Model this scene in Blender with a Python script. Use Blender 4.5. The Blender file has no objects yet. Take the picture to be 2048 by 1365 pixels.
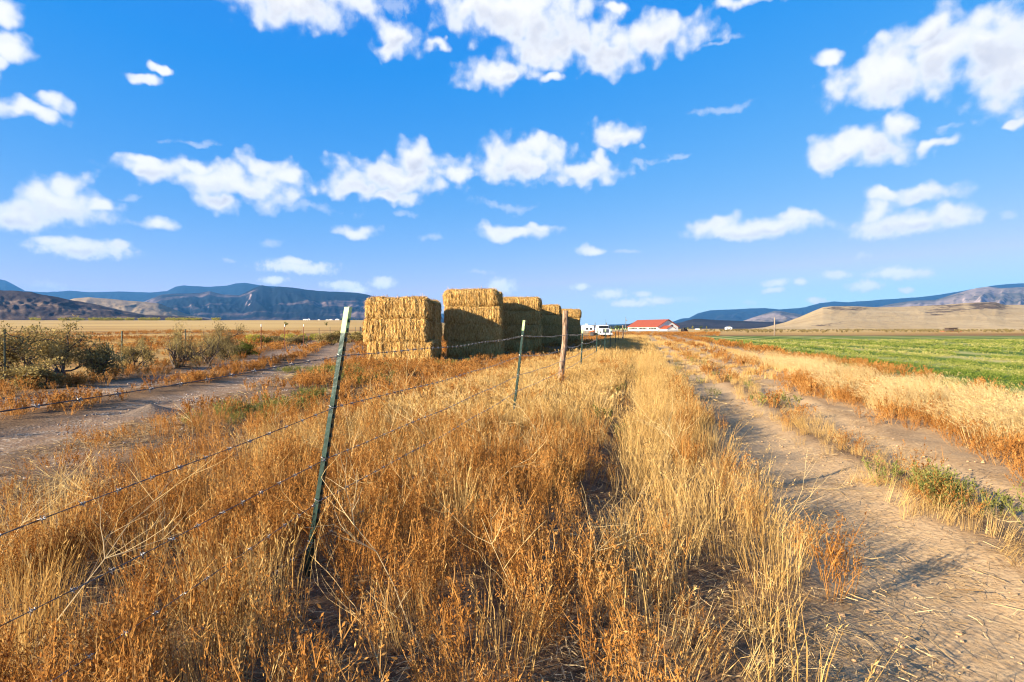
import bpy, math, random
import numpy as np
from mathutils import Vector, Matrix

# ------------------------------------------------------------------ camera
SC = bpy.context.scene
COL = SC.collection
EYE = 1.42            # eye height in metres
F = 1138.0            # focal length in pixels of the 2048 px wide photograph (20 mm lens)
UC, VH = 1024.0, 657.0
cam_d = bpy.data.cameras.new('camera')
cam = bpy.data.objects.new('camera', cam_d)
COL.objects.link(cam)
cam.location = (0, 0, EYE)
cam_d.sensor_width = 36.0
cam_d.lens = 20.0
cam.rotation_euler = (math.radians(90 - 1.28), 0, 0)
cam_d.clip_start = 0.05
cam_d.clip_end = 60000
SC.camera = cam

# ------------------------------------------------------------------ sun, sky, exposure
SUN_EL = math.radians(17.0)
SUN_DIR = Vector((-0.86, -0.51, 0)).normalized()          # where the sun stands, seen from above
SUN_AZ = math.atan2(SUN_DIR.x, SUN_DIR.y)                 # clockwise from +Y
sun_d = bpy.data.lights.new('sun', 'SUN')
sun_d.energy = 5.0
sun_d.color = (1.0, 0.86, 0.66)
sun_d.angle = math.radians(0.53)
sun = bpy.data.objects.new('sun', sun_d)
COL.objects.link(sun)
sv = Vector((SUN_DIR.x * math.cos(SUN_EL), SUN_DIR.y * math.cos(SUN_EL), math.sin(SUN_EL)))
sun.rotation_euler = sv.to_track_quat('Z', 'Y').to_euler()
sun.location = sv * 60

SC.render.engine = 'CYCLES'
SC.view_settings.view_transform = 'Standard'
SC.view_settings.look = 'None'
SC.view_settings.gamma = 1.0
SC.view_settings.exposure = 1.68
SC.view_settings.use_curve_mapping = False
SC.cycles.use_denoising = True
SC.cycles.max_bounces = 4
SC.cycles.diffuse_bounces = 2
SC.cycles.glossy_bounces = 2
SC.cycles.transmission_bounces = 2
SC.cycles.transparent_max_bounces = 4
SC.cycles.volume_bounces = 0
SC.cycles.sample_clamp_indirect = 6.0
SC.cycles.adaptive_threshold = 0.015
SC.cycles.pixel_filter_type = 'BLACKMAN_HARRIS'
SC.cycles.filter_width = 1.15


class G:
    """small helper to write node graphs"""
    def __init__(s, nt):
        s.nt = nt
        nt.nodes.clear()

    def n(s, kind, **kw):
        nd = s.nt.nodes.new(kind)
        for k, v in kw.items():
            setattr(nd, k, v)
        return nd

    def put(s, sock, v):
        if isinstance(v, bpy.types.NodeSocket):
            s.nt.links.new(v, sock)
        elif v is not None:
            if hasattr(sock.default_value, '__len__') and len(sock.default_value) == 4 and len(v) == 3:
                v = (*v, 1.0)
            sock.default_value = v

    def m(s, op, a, b=None, c=None, clamp=False):
        nd = s.n('ShaderNodeMath', operation=op, use_clamp=clamp)
        s.put(nd.inputs[0], a); s.put(nd.inputs[1], b); s.put(nd.inputs[2], c)
        return nd.outputs[0]

    def v(s, op, a, b=None, c=None, out=0):
        nd = s.n('ShaderNodeVectorMath', operation=op)
        s.put(nd.inputs[0], a); s.put(nd.inputs[1], b)
        if c is not None:
            s.put(nd.inputs[2], c)
        return nd.outputs['Value'] if op in ('LENGTH', 'DOT_PRODUCT', 'DISTANCE') else nd.outputs[0]

    def noise(s, vec, scale, detail=4, rough=0.55, dist=0.0, dims='3D', color=False):
        nd = s.n('ShaderNodeTexNoise', noise_dimensions=dims)
        s.put(nd.inputs['Vector'], vec)
        nd.inputs['Scale'].default_value = scale
        nd.inputs['Detail'].default_value = detail
        nd.inputs['Roughness'].default_value = rough
        nd.inputs['Distortion'].default_value = dist
        return nd.outputs['Color' if color else 'Fac']

    def ramp(s, fac, stops, interp='LINEAR'):
        nd = s.n('ShaderNodeValToRGB')
        cr = nd.color_ramp
        cr.interpolation = interp
        while len(cr.elements) < len(stops):
            cr.elements.new(0.5)
        for e, (p, c) in zip(cr.elements, stops):
            e.position = p
            e.color = (*c, 1.0) if len(c) == 3 else c
        s.put(nd.inputs[0], fac)
        return nd.outputs[0]

    def step(s, x, a, b):
        nd = s.n('ShaderNodeMapRange', interpolation_type='SMOOTHSTEP')
        s.put(nd.inputs[0], x)
        s.put(nd.inputs[1], a); s.put(nd.inputs[2], b)
        return nd.outputs[0]

    def mix(s, fac, a, b, blend='MIX'):
        nd = s.n('ShaderNodeMix', data_type='RGBA', blend_type=blend)
        s.put(nd.inputs[0], fac); s.put(nd.inputs[6], a); s.put(nd.inputs[7], b)
        return nd.outputs[2]

    def mapping(s, vec, scale=(1, 1, 1), loc=(0, 0, 0), rot=(0, 0, 0)):
        nd = s.n('ShaderNodeMapping')
        s.put(nd.inputs[0], vec)
        nd.inputs['Scale'].default_value = scale
        nd.inputs['Location'].default_value = loc
        nd.inputs['Rotation'].default_value = rot
        return nd.outputs[0]

    def attr(s, name):
        return s.n('ShaderNodeAttribute', attribute_name=name).outputs['Fac']


# clouds as drifting puffs: bearing and height of each (from the photograph's pixels), half width, half height, strength
CLOUDS = [
    (590, 5, 150, 62), (470, -5, 80, 28), (690, 5, 70, 35),
    (1050, 30, 180, 70), (1120, 95, 130, 45), (1300, 82, 115, 42), (960, 20, 95, 45), (1220, 120, 90, 35),
    (800, 80, 62, 30), (770, 100, 35, 25), (880, 98, 25, 12), (1000, 155, 85, 28), (1105, 160, 20, 13), (1235, 20, 26, 16),
    (1500, 6, 66, 15), (1900, 105, 195, 78), (2030, 130, 130, 95), (1765, 155, 115, 60), (1980, 85, 110, 50), (1655, 116, 36, 17), (1840, 70, 90, 35),
    (1705, 300, 100, 38), (1785, 265, 52, 30), (1660, 320, 50, 30), (1860, 297, 42, 11), (2020, 250, 24, 12),
    (1235, 269, 64, 24), (1050, 325, 100, 42), (1170, 345, 72, 28), (1075, 297, 48, 26), (1000, 310, 45, 26), (1205, 325, 24, 18),
    (790, 360, 135, 38), (832, 318, 55, 30), (905, 340, 50, 26), (720, 375, 65, 20), (765, 335, 60, 22), (780, 395, 70, 16),
    (320, 350, 90, 32), (300, 325, 60, 16), (400, 335, 50, 20), (480, 375, 125, 42), (570, 350, 45, 32), (530, 330, 50, 18), (445, 405, 45, 18),
    (130, 410, 105, 38), (30, 425, 90, 32), (140, 377, 52, 24), (205, 415, 30, 12),
    (25, 42, 58, 20), (30, 88, 62, 24), (0, 140, 28, 40), (50, 222, 75, 20), (110, 208, 38, 15), (280, 160, 42, 11), (325, 143, 28, 9),
    (170, 498, 100, 19), (110, 482, 45, 12), (245, 492, 22, 10), (315, 452, 46, 14), (718, 463, 42, 15), (600, 535, 78, 14), (590, 524, 35, 10),
    (1030, 465, 78, 16), (985, 460, 32, 12), (1070, 457, 34, 12), (1185, 500, 28, 11),
    (1500, 458, 140, 18), (1420, 450, 52, 20), (1590, 438, 52, 17), (1815, 445, 132, 24), (1750, 425, 40, 22), (1900, 432, 48, 24), (1845, 385, 88, 22), (1765, 397, 42, 16),
    (1670, 551, 28, 9), (1795, 547, 66, 11), (1728, 574, 36, 11), (1600, 566, 17, 7), (1548, 568, 27, 8), (1545, 582, 22, 6), (1810, 580, 14, 7), (1632, 602, 22, 7),
    (1220, 590, 32, 10), (1265, 607, 46, 8), (1160, 577, 18, 7), (1315, 600, 36, 8), (1285, 588, 18, 6),
    (1000, 573, 28, 17), (766, 565, 25, 12), (690, 572, 42, 9), (548, 562, 26, 8), (716, 580, 25, 9),
]
WISPS = [(620, 415, 85, 17), (1010, 412, 62, 12), (1250, 502, 30, 6), (540, 487, 32, 12), (95, 570, 42, 12), (265, 400, 22, 7), (1280, 335, 16, 9), (1290, 295, 14, 6),
         (400, 285, 60, 10), (860, 480, 22, 8), (1120, 365, 130, 12), (1440, 215, 70, 10), (1340, 320, 45, 7), (1730, 510, 25, 9), (960, 545, 34, 6), (2010, 438, 22, 11),
         (460, 525, 16, 6), (1900, 265, 28, 12), (960, 325, 30, 22), (810, 425, 34, 9), (1430, 90, 55, 8), (1360, 600, 60, 8), (1500, 605, 25, 6), (780, 20, 60, 25)]

SKY_STRENGTH = 0.05
world = bpy.data.worlds.new('World')
SC.world = world
world.use_nodes = True
g = G(world.node_tree)
sky = g.n('ShaderNodeTexSky', sky_type='NISHITA')
sky.sun_disc = False
sky.sun_elevation = SUN_EL
sky.sun_rotation = SUN_AZ
sky.altitude = 1700
sky.air_density = 1.0
sky.dust_density = 0.4
sky.ozone_density = 2.2
hsv = g.n('ShaderNodeHueSaturation')
hsv.inputs['Saturation'].default_value = 1.22
hsv.inputs['Value'].default_value = 1.0
g.put(hsv.inputs['Color'], sky.outputs[0])
# the photograph's vivid colour response, the same for the whole sky
ssep = g.n('ShaderNodeSeparateColor'); g.put(ssep.inputs[0], g.mix(1.0, hsv.outputs[0], (0.74, 1.0, 1.22), 'MULTIPLY'))
scom = g.n('ShaderNodeCombineColor')
g.put(scom.inputs[0], g.m('MINIMUM', g.m('MAXIMUM', g.m('SUBTRACT', g.m('MULTIPLY', ssep.outputs[0], 1.9), 0.46), 0.12), 4.0))
g.put(scom.inputs[1], g.m('MULTIPLY', g.m('POWER', ssep.outputs[1], 0.59), 1.62))
g.put(scom.inputs[2], g.m('MULTIPLY', g.m('POWER', ssep.outputs[2], 0.12), 4.7))
skycol = scom.outputs[0]
direc = g.n('ShaderNodeTexCoord').outputs['Generated']
sep = g.n('ShaderNodeSeparateXYZ'); g.put(sep.inputs[0], direc)
az = g.m('ARCTAN2', sep.outputs[0], sep.outputs[1])
el = g.m('ARCSINE', sep.outputs[2])
comb = g.n('ShaderNodeCombineXYZ'); g.put(comb.inputs[0], az); g.put(comb.inputs[1], el)
ae = comb.outputs[0]
high = g.step(el, 0.05, 0.22)
warpc = g.noise(ae, 15.0, 3, 0.5, color=True, dims='2D')
warp = g.v('SUBTRACT', warpc, (0.5, 0.5, 0.5))
wv = g.v('SCALE', warp)
g.put(wv.node.inputs['Scale'], g.m('ADD', 0.010, g.m('MULTIPLY', high, 0.040)))
aew = g.v('MULTIPLY', g.v('ADD', ae, wv), (1, 1, 0))


def ellipse(u, v, ru, rv):
    """bearing, height and half sizes in radians of a puff"""
    a = math.atan((u - UC) / F)
    ca = math.cos(a)
    e = math.atan((VH - v) / F * ca)
    return a, e, ru / F * ca * ca * 1.13, rv / F * ca * math.cos(e) ** 2 * 1.17


def puff_field(g, aew, puffs):
    acc = None
    for (a, e, ra, re) in puffs:
        ln = g.v('LENGTH', g.v('MULTIPLY_ADD', aew, (1 / ra, 1 / re, 0), (-a / ra, -e / re, 0)))
        acc = ln if acc is None else g.m('SMOOTH_MIN', acc, ln, 0.22)
    return -2.0 if acc is None else g.m('SUBTRACT', 1.0, acc)


coarse = g.noise(ae, 13.0, 2, 0.5, dims='2D')
fine_a = g.noise(ae, 34.0, 5, 0.6, dims='2D')
fine_b = g.noise(ae, 85.0, 4, 0.6, dims='2D')
fmix = g.n('ShaderNodeMix', data_type='FLOAT')
g.put(fmix.inputs[0], high); g.put(fmix.inputs[2], fine_b); g.put(fmix.inputs[3], fine_a)
fine = fmix.outputs[0]
fine0 = g.m('SUBTRACT', fine, 0.5)
vor = g.n('ShaderNodeTexVoronoi', feature='SMOOTH_F1', voronoi_dimensions='2D')
g.put(vor.inputs['Vector'], g.v('ADD', ae, g.v('MULTIPLY', warp, (0.02, 0.02, 0))))
vor.inputs['Scale'].default_value = 30.0
vor.inputs['Detail'].default_value = 1.0
lump = g.m('SUBTRACT', 0.42, vor.outputs['Distance'])
rag = g.m('ADD', g.m('MULTIPLY', fine0, g.m('SUBTRACT', 1.15, g.m('MULTIPLY', high, 0.5))),
          g.m('MULTIPLY', high, g.m('ADD', g.m('MULTIPLY', lump, 0.7), g.m('MULTIPLY', g.m('SUBTRACT', coarse, 0.5), 0.35))))
rag = g.m('ADD', rag, 0.02)
shade = g.m('MULTIPLY', g.step(g.noise(g.v('ADD', ae, (0.0, 0.3, 0.0)), 17.0, 3, 0.55, dims='2D'), 0.45, 0.75), 0.32)
rise_in = g.step(el, 0.0, 0.03)


def backdrop(g, color):
    b = g.n('ShaderNodeBackground')
    g.put(b.inputs[0], color)
    b.inputs[1].default_value = SKY_STRENGTH
    return b.outputs[0]


def lit_cloud(g, skycol, alpha, thick, grey):
    ccol = g.mix(grey, (1.0, 1.0, 1.0), (0.66, 0.69, 0.79))
    ccol = g.mix(thick, (0.80, 0.86, 0.98), ccol)
    cc = g.v('SCALE', ccol)
    cc.node.inputs['Scale'].default_value = 6.6
    return g.mix(alpha, skycol, cc)


def cloud_cell(az0, az1, el0, el1):
    """sky with the clouds that reach into this part of it"""
    def near(p, k=1.75, m=0.035):
        a, e, ra, re = p
        return a + ra * k + m > az0 and a - ra * k - m < az1 and e + re * k + m > el0 and e - re * k - m < el1
    puffs = [p for p in (ellipse(*c) for c in CLOUDS) if near(p)]
    wisps = [p for p in (ellipse(*c) for c in WISPS) if near(p)]
    bases = [p for p in (ellipse(u + 0.06 * ru, v + rv * 0.62, ru * 0.95, rv * 0.62) for (u, v, ru, rv) in CLOUDS if ru * rv > 1500) if near(p)]
    ng = bpy.data.node_groups.new('sky_part', 'ShaderNodeTree')
    for nm, t in (('Way', 'Vector'), ('Rag', 'Float'), ('Fine', 'Float'), ('Shade', 'Float'), ('Rise', 'Float'), ('Sky', 'Color')):
        ng.interface.new_socket(nm, in_out='INPUT', socket_type='NodeSocket' + t)
    ng.interface.new_socket('Shader', in_out='OUTPUT', socket_type='NodeSocketShader')
    q = G(ng)
    gi = q.n('NodeGroupInput').outputs
    dens = q.m('ADD', puff_field(q, gi['Way'], puffs), gi['Rag'])
    alpha = q.step(dens, -0.15, 0.50)
    if wisps:
        wa = q.m('MULTIPLY', q.step(q.m('ADD', puff_field(q, gi['Way'], wisps), q.m('MULTIPLY', gi['Fine'], 1.9)), 0.05, 0.9), 0.42)
        alpha = q.m('MAXIMUM', alpha, wa)
    alpha = q.m('MULTIPLY', alpha, gi['Rise'])
    thick = q.step(dens, 0.15, 0.8)
    grey = gi['Shade']
    if bases:
        grey = q.m('ADD', grey, q.m('MULTIPLY', q.step(q.m('ADD', puff_field(q, gi['Way'], bases), gi['Fine']), -0.1, 0.8), 0.7))
    sh = backdrop(q, lit_cloud(q, gi['Sky'], alpha, thick, q.m('MULTIPLY', grey, thick)))
    q.nt.links.new(sh, q.n('NodeGroupOutput').inputs[0])
    nd = g.n('ShaderNodeGroup', node_tree=ng)
    for nm, v in (('Way', aew), ('Rag', rag), ('Fine', fine0), ('Shade', shade), ('Rise', rise_in), ('Sky', skycol)):
        g.put(nd.inputs[nm], v)
    return nd.outputs[0]


def choose(cond, no, yes):
    mx = g.n('ShaderNodeMixShader')
    g.put(mx.inputs[0], cond)
    g.nt.links.new(no, mx.inputs[1]); g.nt.links.new(yes, mx.inputs[2])
    return mx.outputs[0]


AZ_MAX, EL_MAX = 0.80, 0.60
az_cuts = [-AZ_MAX, -0.58, -0.38, -0.18, 0.02, 0.22, 0.44, 0.62, AZ_MAX]
el_cuts = [-0.2, 0.115, 0.26, EL_MAX]


def columns(i0, i1):
    if i1 - i0 == 1:
        c = [cloud_cell(az_cuts[i0], az_cuts[i1], el_cuts[k], el_cuts[k + 1]) for k in range(3)]
        return choose(g.m('GREATER_THAN', el, el_cuts[1]), c[0], choose(g.m('GREATER_THAN', el, el_cuts[2]), c[1], c[2]))
    m = (i0 + i1) // 2
    return choose(g.m('GREATER_THAN', az, az_cuts[m]), columns(i0, m), columns(m, i1))


in_front = columns(0, len(az_cuts) - 1)
# the same weather outside the frame
pl = g.n('ShaderNodeCombineXYZ')
zz = g.m('ADD', g.m('MAXIMUM', sep.outputs[2], 0.0), 0.06)
g.put(pl.inputs[0], g.m('DIVIDE', sep.outputs[0], zz)); g.put(pl.inputs[1], g.m('DIVIDE', sep.outputs[1], zz))
elsew = g.step(g.noise(pl.outputs[0], 0.85, 4, 0.6, dims='2D'), 0.56, 0.66)
outside = g.m('MAXIMUM', g.step(g.m('ABSOLUTE', az), 0.78, 0.92), g.step(el, 0.56, 0.68))
ealpha = g.m('MULTIPLY', g.m('MULTIPLY', elsew, outside), g.step(el, 0.02, 0.1))
around = backdrop(g, lit_cloud(g, skycol, ealpha, ealpha, 0.15))
inside = g.m('MULTIPLY', g.m('LESS_THAN', g.m('ABSOLUTE', az), AZ_MAX), g.m('LESS_THAN', el, EL_MAX))
wo = g.n('ShaderNodeOutputWorld')
g.nt.links.new(choose(inside, around, in_front), wo.inputs[0])
world.cycles.sampling_method = 'MANUAL'
world.cycles.sample_map_resolution = 512


# ------------------------------------------------------------------ helpers
def tag(o, label=None, cat=None, group=None, kind=None):
    if label: o['label'] = label
    if cat: o['category'] = cat
    if group: o['group'] = group
    if kind: o['kind'] = kind
    return o


def empty(name, loc, rz=0.0, parent=None):
    o = bpy.data.objects.new(name, None)
    o.empty_display_size = 0.2
    COL.objects.link(o)
    o.location = loc
    o.rotation_euler = (0, 0, rz)
    o.parent = parent
    return o


class MB:
    """collects vertices and faces, builds one mesh"""
    def __init__(s):
        s.V, s.Q, s.T, s.A, s.n = [], [], [], [], 0

    def add(s, v, quads=None, tris=None, tint=None):
        v = np.asarray(v, float).reshape(-1, 3)
        if quads is not None and len(quads):
            s.Q.append(np.asarray(quads, int).reshape(-1, 4) + s.n)
        if tris is not None and len(tris):
            s.T.append(np.asarray(tris, int).reshape(-1, 3) + s.n)
        s.V.append(v)
        if tint is None:
            tint = 0.5
        s.A.append(np.broadcast_to(np.asarray(tint, float), (len(v),)).copy())
        s.n += len(v)
        return s

    def box(s, c, d, rz=0.0, tint=None, taper=1.0):
        cx, cy, cz = c
        hx, hy, hz = d[0] / 2, d[1] / 2, d[2] / 2
        p = np.array([[-hx, -hy, -hz], [hx, -hy, -hz], [hx, hy, -hz], [-hx, hy, -hz],
                      [-hx * taper, -hy * taper, hz], [hx * taper, -hy * taper, hz], [hx * taper, hy * taper, hz], [-hx * taper, hy * taper, hz]])
        co, si = math.cos(rz), math.sin(rz)
        p = np.stack([p[:, 0] * co - p[:, 1] * si + cx, p[:, 0] * si + p[:, 1] * co + cy, p[:, 2] + cz], 1)
        return s.add(p, [[0, 3, 2, 1], [4, 5, 6, 7], [0, 1, 5, 4], [1, 2, 6, 5], [2, 3, 7, 6], [3, 0, 4, 7]], tint=tint)

    def prism(s, poly, y0, y1, axis='y', tint=None):
        """convex polygon of (a, z) pairs swept along y (or x)"""
        n = len(poly)
        if axis == 'y':
            a = [(p[0], y0, p[1]) for p in poly] + [(p[0], y1, p[1]) for p in poly]
        else:
            a = [(y0, p[0], p[1]) for p in poly] + [(y1, p[0], p[1]) for p in poly]
        q = [[i, (i + 1) % n, n + (i + 1) % n, n + i] for i in range(n)]
        t = [[0, i + 1, i] for i in range(1, n - 1)] + [[n, n + i, n + i + 1] for i in range(1, n - 1)]
        return s.add(a, q, t, tint)

    def tube(s, pts, rad, sides=6, tint=None, cap=True):
        pts = np.asarray(pts, float)
        n = len(pts)
        rad = np.broadcast_to(np.asarray(rad, float), (n,))
        tan = np.gradient(pts, axis=0)
        tan /= np.linalg.norm(tan, axis=1)[:, None] + 1e-9
        ref = np.array([0, 0, 1.0]) if abs(tan[0][2]) < 0.9 else np.array([1.0, 0, 0])
        a = np.cross(tan, ref); a /= np.linalg.norm(a, axis=1)[:, None] + 1e-9
        b = np.cross(tan, a)
        th = np.arange(sides) * 2 * math.pi / sides
        v = pts[:, None] + rad[:, None, None] * (np.cos(th)[None, :, None] * a[:, None] + np.sin(th)[None, :, None] * b[:, None])
        i = np.arange(n - 1)[:, None] * sides
        j = np.arange(sides)[None]
        k = (j + 1) % sides
        q = np.stack([i + j, i + k, i + sides + k, i + sides + j], -1).reshape(-1, 4)
        t = []
        if cap:
            t = [[0, m + 1, m] for m in range(1, sides - 1)] + [[(n - 1) * sides, (n - 1) * sides + m, (n - 1) * sides + m + 1] for m in range(1, sides - 1)]
        return s.add(v.reshape(-1, 3), q, t, tint)

    def mesh(s, name, mat=None, smooth=False):
        V = np.concatenate(s.V) if s.V else np.zeros((0, 3))
        Q = np.concatenate(s.Q) if s.Q else np.zeros((0, 4), int)
        T = np.concatenate(s.T) if s.T else np.zeros((0, 3), int)
        me = bpy.data.meshes.new(name)
        me.vertices.add(len(V))
        me.vertices.foreach_set('co', V.astype(np.float32).ravel())
        loops = np.concatenate([Q.ravel(), T.ravel()]).astype(np.int32)
        me.loops.add(len(loops))
        me.loops.foreach_set('vertex_index', loops)
        nq, nt = len(Q), len(T)
        me.polygons.add(nq + nt)
        st = np.concatenate([np.arange(nq) * 4, nq * 4 + np.arange(nt) * 3]).astype(np.int32)
        me.polygons.foreach_set('loop_start', st)
        me.polygons.foreach_set('use_smooth', np.full(nq + nt, bool(smooth)))
        at = me.attributes.new('tint', 'FLOAT', 'POINT')
        at.data.foreach_set('value', np.concatenate(s.A).astype(np.float32))
        me.update(calc_edges=True)
        me.validate()
        if mat:
            me.materials.append(mat)
        return me

    def obj(s, name, mat, parent=None, loc=(0, 0, 0), smooth=False, rz=0.0):
        o = bpy.data.objects.new(name, s.mesh(name, mat, smooth))
        COL.objects.link(o)
        o.location = loc
        o.rotation_euler = (0, 0, rz)
        o.parent = parent
        return o


def inst(name, me, parent=None, loc=(0, 0, 0), rot=(0, 0, 0), scale=(1, 1, 1)):
    o = bpy.data.objects.new(name, me)
    COL.objects.link(o)
    o.location = loc; o.rotation_euler = rot; o.scale = scale
    o.parent = parent
    return o


# value noise in numpy
_P = np.random.RandomState(7).rand(512, 512)


def vnoise(x, y):
    xi = np.floor(x).astype(int); yi = np.floor(y).astype(int)
    fx = x - xi; fy = y - yi
    fx = fx * fx * (3 - 2 * fx); fy = fy * fy * (3 - 2 * fy)
    a = _P[xi & 511, yi & 511]; b = _P[(xi + 1) & 511, yi & 511]
    c = _P[xi & 511, (yi + 1) & 511]; d = _P[(xi + 1) & 511, (yi + 1) & 511]
    return (a * (1 - fx) + b * fx) * (1 - fy) + (c * (1 - fx) + d * fx) * fy


def fbm(x, y, o=4, ridge=False):
    x = np.asarray(x, float); y = np.asarray(y, float)
    t = 0; amp = 0.5; tot = 0
    for k in range(o):
        n = vnoise(x + 17.3 * k, y + 41.7 * k)
        if ridge:
            n = 1 - abs(2 * n - 1)
        t = t + amp * n; tot += amp
        x = x * 2.03; y = y * 2.03; amp *= 0.5
    return t / tot


def sstep(a, b, x):
    t = np.clip((np.asarray(x, float) - a) / (b - a), 0, 1)
    return t * t * (3 - 2 * t)


def band(x, a, b, w):
    return sstep(a - w, a + w, x) * (1 - sstep(b - w, b + w, x))


# layout of the place: s = metres to the right of the barbed wire fence, w = metres from the gravel track's near lane
FA, FB = -1.88, 0.225


def s_of(x, y):
    return x - (FA + FB * y)


_RY = np.array([-10, 5, 10, 16, 24, 31, 38, 50, 62, 90, 140, 9000.])
_RX = np.array([-5.9, -5.9, -6.0, -6.7, -8.0, -9.6, -11.6, -14.8, -18.0, -27, -46, -3300.])


def w_of(x, y):
    return x - np.interp(y, _RY, _RX)


def rise(x, y):
    tx = x / np.maximum(y, 1.0)
    return 15.5 * np.clip((y - 80) / 900, 0, 1) ** 1.25 * (1 - sstep(-0.22, 0.06, tx))


def ground_h(x, y):
    x = np.asarray(x, float); y = np.asarray(y, float)
    s = s_of(x, y); w = w_of(x, y)
    near = 1 - sstep(25, 70, y)
    h = 0.10 * (fbm(x * 0.35, y * 0.35, 3) - 0.5) * near + 0.05 * (fbm(x * 2.1, y * 2.1, 3) - 0.5) * near
    wob = 0.25 * (fbm(y * 0.3, y * 0 + 3.3, 2) - 0.5)
    h = h - near * (0.07 * band(s + wob, 2.95, 3.95, 0.3) + 0.06 * band(s + wob, 4.6, 5.15, 0.22) + 0.06 * band(s, 1.35, 1.95, 0.25))
    h = h - near * (0.05 * band(w, -1.0, 1.0, 0.4) + 0.04 * band(w, -3.8, -2.5, 0.3))
    rut = np.maximum(band(s, 2.8, 4.1, 0.2), band(s, 4.5, 5.3, 0.2))
    h = h + near * (0.03 - 0.02 * rut) * (fbm(x * 8, y * 8, 2) - 0.5)
    return h + rise(x, y)


def gz(x, y):
    return float(ground_h(np.array([x]), np.array([y]))[0])


def at(u, d):
    return (u - UC) / F * d, d


# ------------------------------------------------------------------ materials
def new_mat(name):
    m = bpy.data.materials.new(name)
    m.use_nodes = True
    return m, G(m.node_tree)


def finish(gr, shader, bump=None):
    o = gr.n('ShaderNodeOutputMaterial')
    gr.nt.links.new(shader, o.inputs[0])


def principled(gr, color, rough=0.6, metal=0.0, spec=0.3, normal=None):
    p = gr.n('ShaderNodeBsdfPrincipled')
    gr.put(p.inputs['Base Color'], color)
    gr.put(p.inputs['Roughness'], rough)
    gr.put(p.inputs['Metallic'], metal)
    p.inputs['Specular IOR Level'].default_value = spec
    if normal is not None:
        gr.put(p.inputs['Normal'], normal)
    return p.outputs[0]


def bump(gr, height, strength=0.5, dist=0.02):
    b = gr.n('ShaderNodeBump')
    gr.put(b.inputs['Height'], height)
    b.inputs['Strength'].default_value = strength
    b.inputs['Distance'].default_value = dist
    return b.outputs[0]


def plain(name, c1, c2=None, rough=0.6, metal=0.0, scale=6.0, spec=0.3, bmp=0.0, stretch=(1, 1, 1), obj=True):
    m, gr = new_mat(name)
    tc = gr.n('ShaderNodeTexCoord').outputs['Object']
    nz = gr.noise(gr.mapping(tc, stretch), scale, 5, 0.6)
    col = gr.mix(gr.step(nz, 0.35, 0.65), c1, c2 or tuple(c * 0.72 for c in c1))
    finish(gr, principled(gr, col, rough, metal, spec, bump(gr, nz, bmp, 0.02) if bmp else None))
    return m


def veg(name, cols, transl=0.28, rnd=0.45, pos_scale=0.0, pos_amt=0.0, swath=False):
    """leaves and stalks: colour from each piece's own tint and each plant's own random"""
    m, gr = new_mat(name)
    fac = gr.attr('tint')
    oi = gr.n('ShaderNodeObjectInfo')
    fac = gr.m('ADD', gr.m('MULTIPLY', fac, 1 - rnd), gr.m('MULTIPLY', oi.outputs['Random'], rnd))
    if pos_amt:
        pn = gr.noise(oi.outputs['Location'], pos_scale, 3, 0.6)
        fac = gr.m('ADD', fac, gr.m('MULTIPLY', gr.m('SUBTRACT', pn, 0.5), pos_amt))
    if swath:       # mowing left greener and yellower strips
        q = gr.n('ShaderNodeSeparateXYZ'); gr.put(q.inputs[0], oi.outputs['Location'])
        ln = gr.m('SUBTRACT', q.outputs[0], gr.m('MULTIPLY', q.outputs[1], 0.16))
        ln = gr.m('ADD', ln, gr.m('MULTIPLY', gr.m('SUBTRACT', gr.noise(oi.outputs['Location'], 0.55, 4, 0.6), 0.5), 1.6))
        fac = gr.m('ADD', gr.m('ADD', fac, 0.05), gr.m('ADD', gr.m('MULTIPLY', gr.m('SINE', gr.m('MULTIPLY', ln, 1.55)), 0.22), gr.m('MULTIPLY', gr.m('SINE', gr.m('MULTIPLY', ln, 0.43)), 0.14)))
    col = gr.ramp(fac, [(i / (len(cols) - 1), c) for i, c in enumerate(cols)])
    d = gr.n('ShaderNodeBsdfDiffuse'); gr.put(d.inputs[0], col)
    t = gr.n('ShaderNodeBsdfTranslucent'); gr.put(t.inputs[0], col)
    mx = gr.n('ShaderNodeMixShader'); mx.inputs[0].default_value = transl
    gr.nt.links.new(d.outputs[0], mx.inputs[1]); gr.nt.links.new(t.outputs[0], mx.inputs[2])
    finish(gr, mx.outputs[0])
    return m


# ------------------------------------------------------------------ ground
def spaced(lo, hi, step, far, growth):
    a = list(np.arange(lo, hi, step))
    st = step
    while a[-1] < far:
        st *= growth
        a.append(a[-1] + st)
    return np.array(a)


ys = spaced(0.6, 24, 0.085, 13500, 1.045)
ys = np.concatenate([np.array([-400, -120, -40, -14, -6, -3, -1.5, -0.6, 0.1]), ys])
xr = spaced(0, 11, 0.10, 13500, 1.07)
xl = -spaced(0, 12, 0.10, 13500, 1.07)[1:][::-1]
xs = np.concatenate([xl, xr])
X, Y = np.meshgrid(xs, ys)
# far away the columns fan out so that the sheet stays fine near the middle of the view
H = ground_h(X, Y)
S_, W_ = s_of(X, Y), w_of(X, Y)
nx, ny = len(xs), len(ys)
idx = np.arange(nx * ny).reshape(ny, nx)
quads = np.stack([idx[:-1, :-1], idx[:-1, 1:], idx[1:, 1:], idx[1:, :-1]], -1).reshape(-1, 4)
gm = MB().add(np.stack([X, Y, H], -1).reshape(-1, 3), quads)


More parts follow.
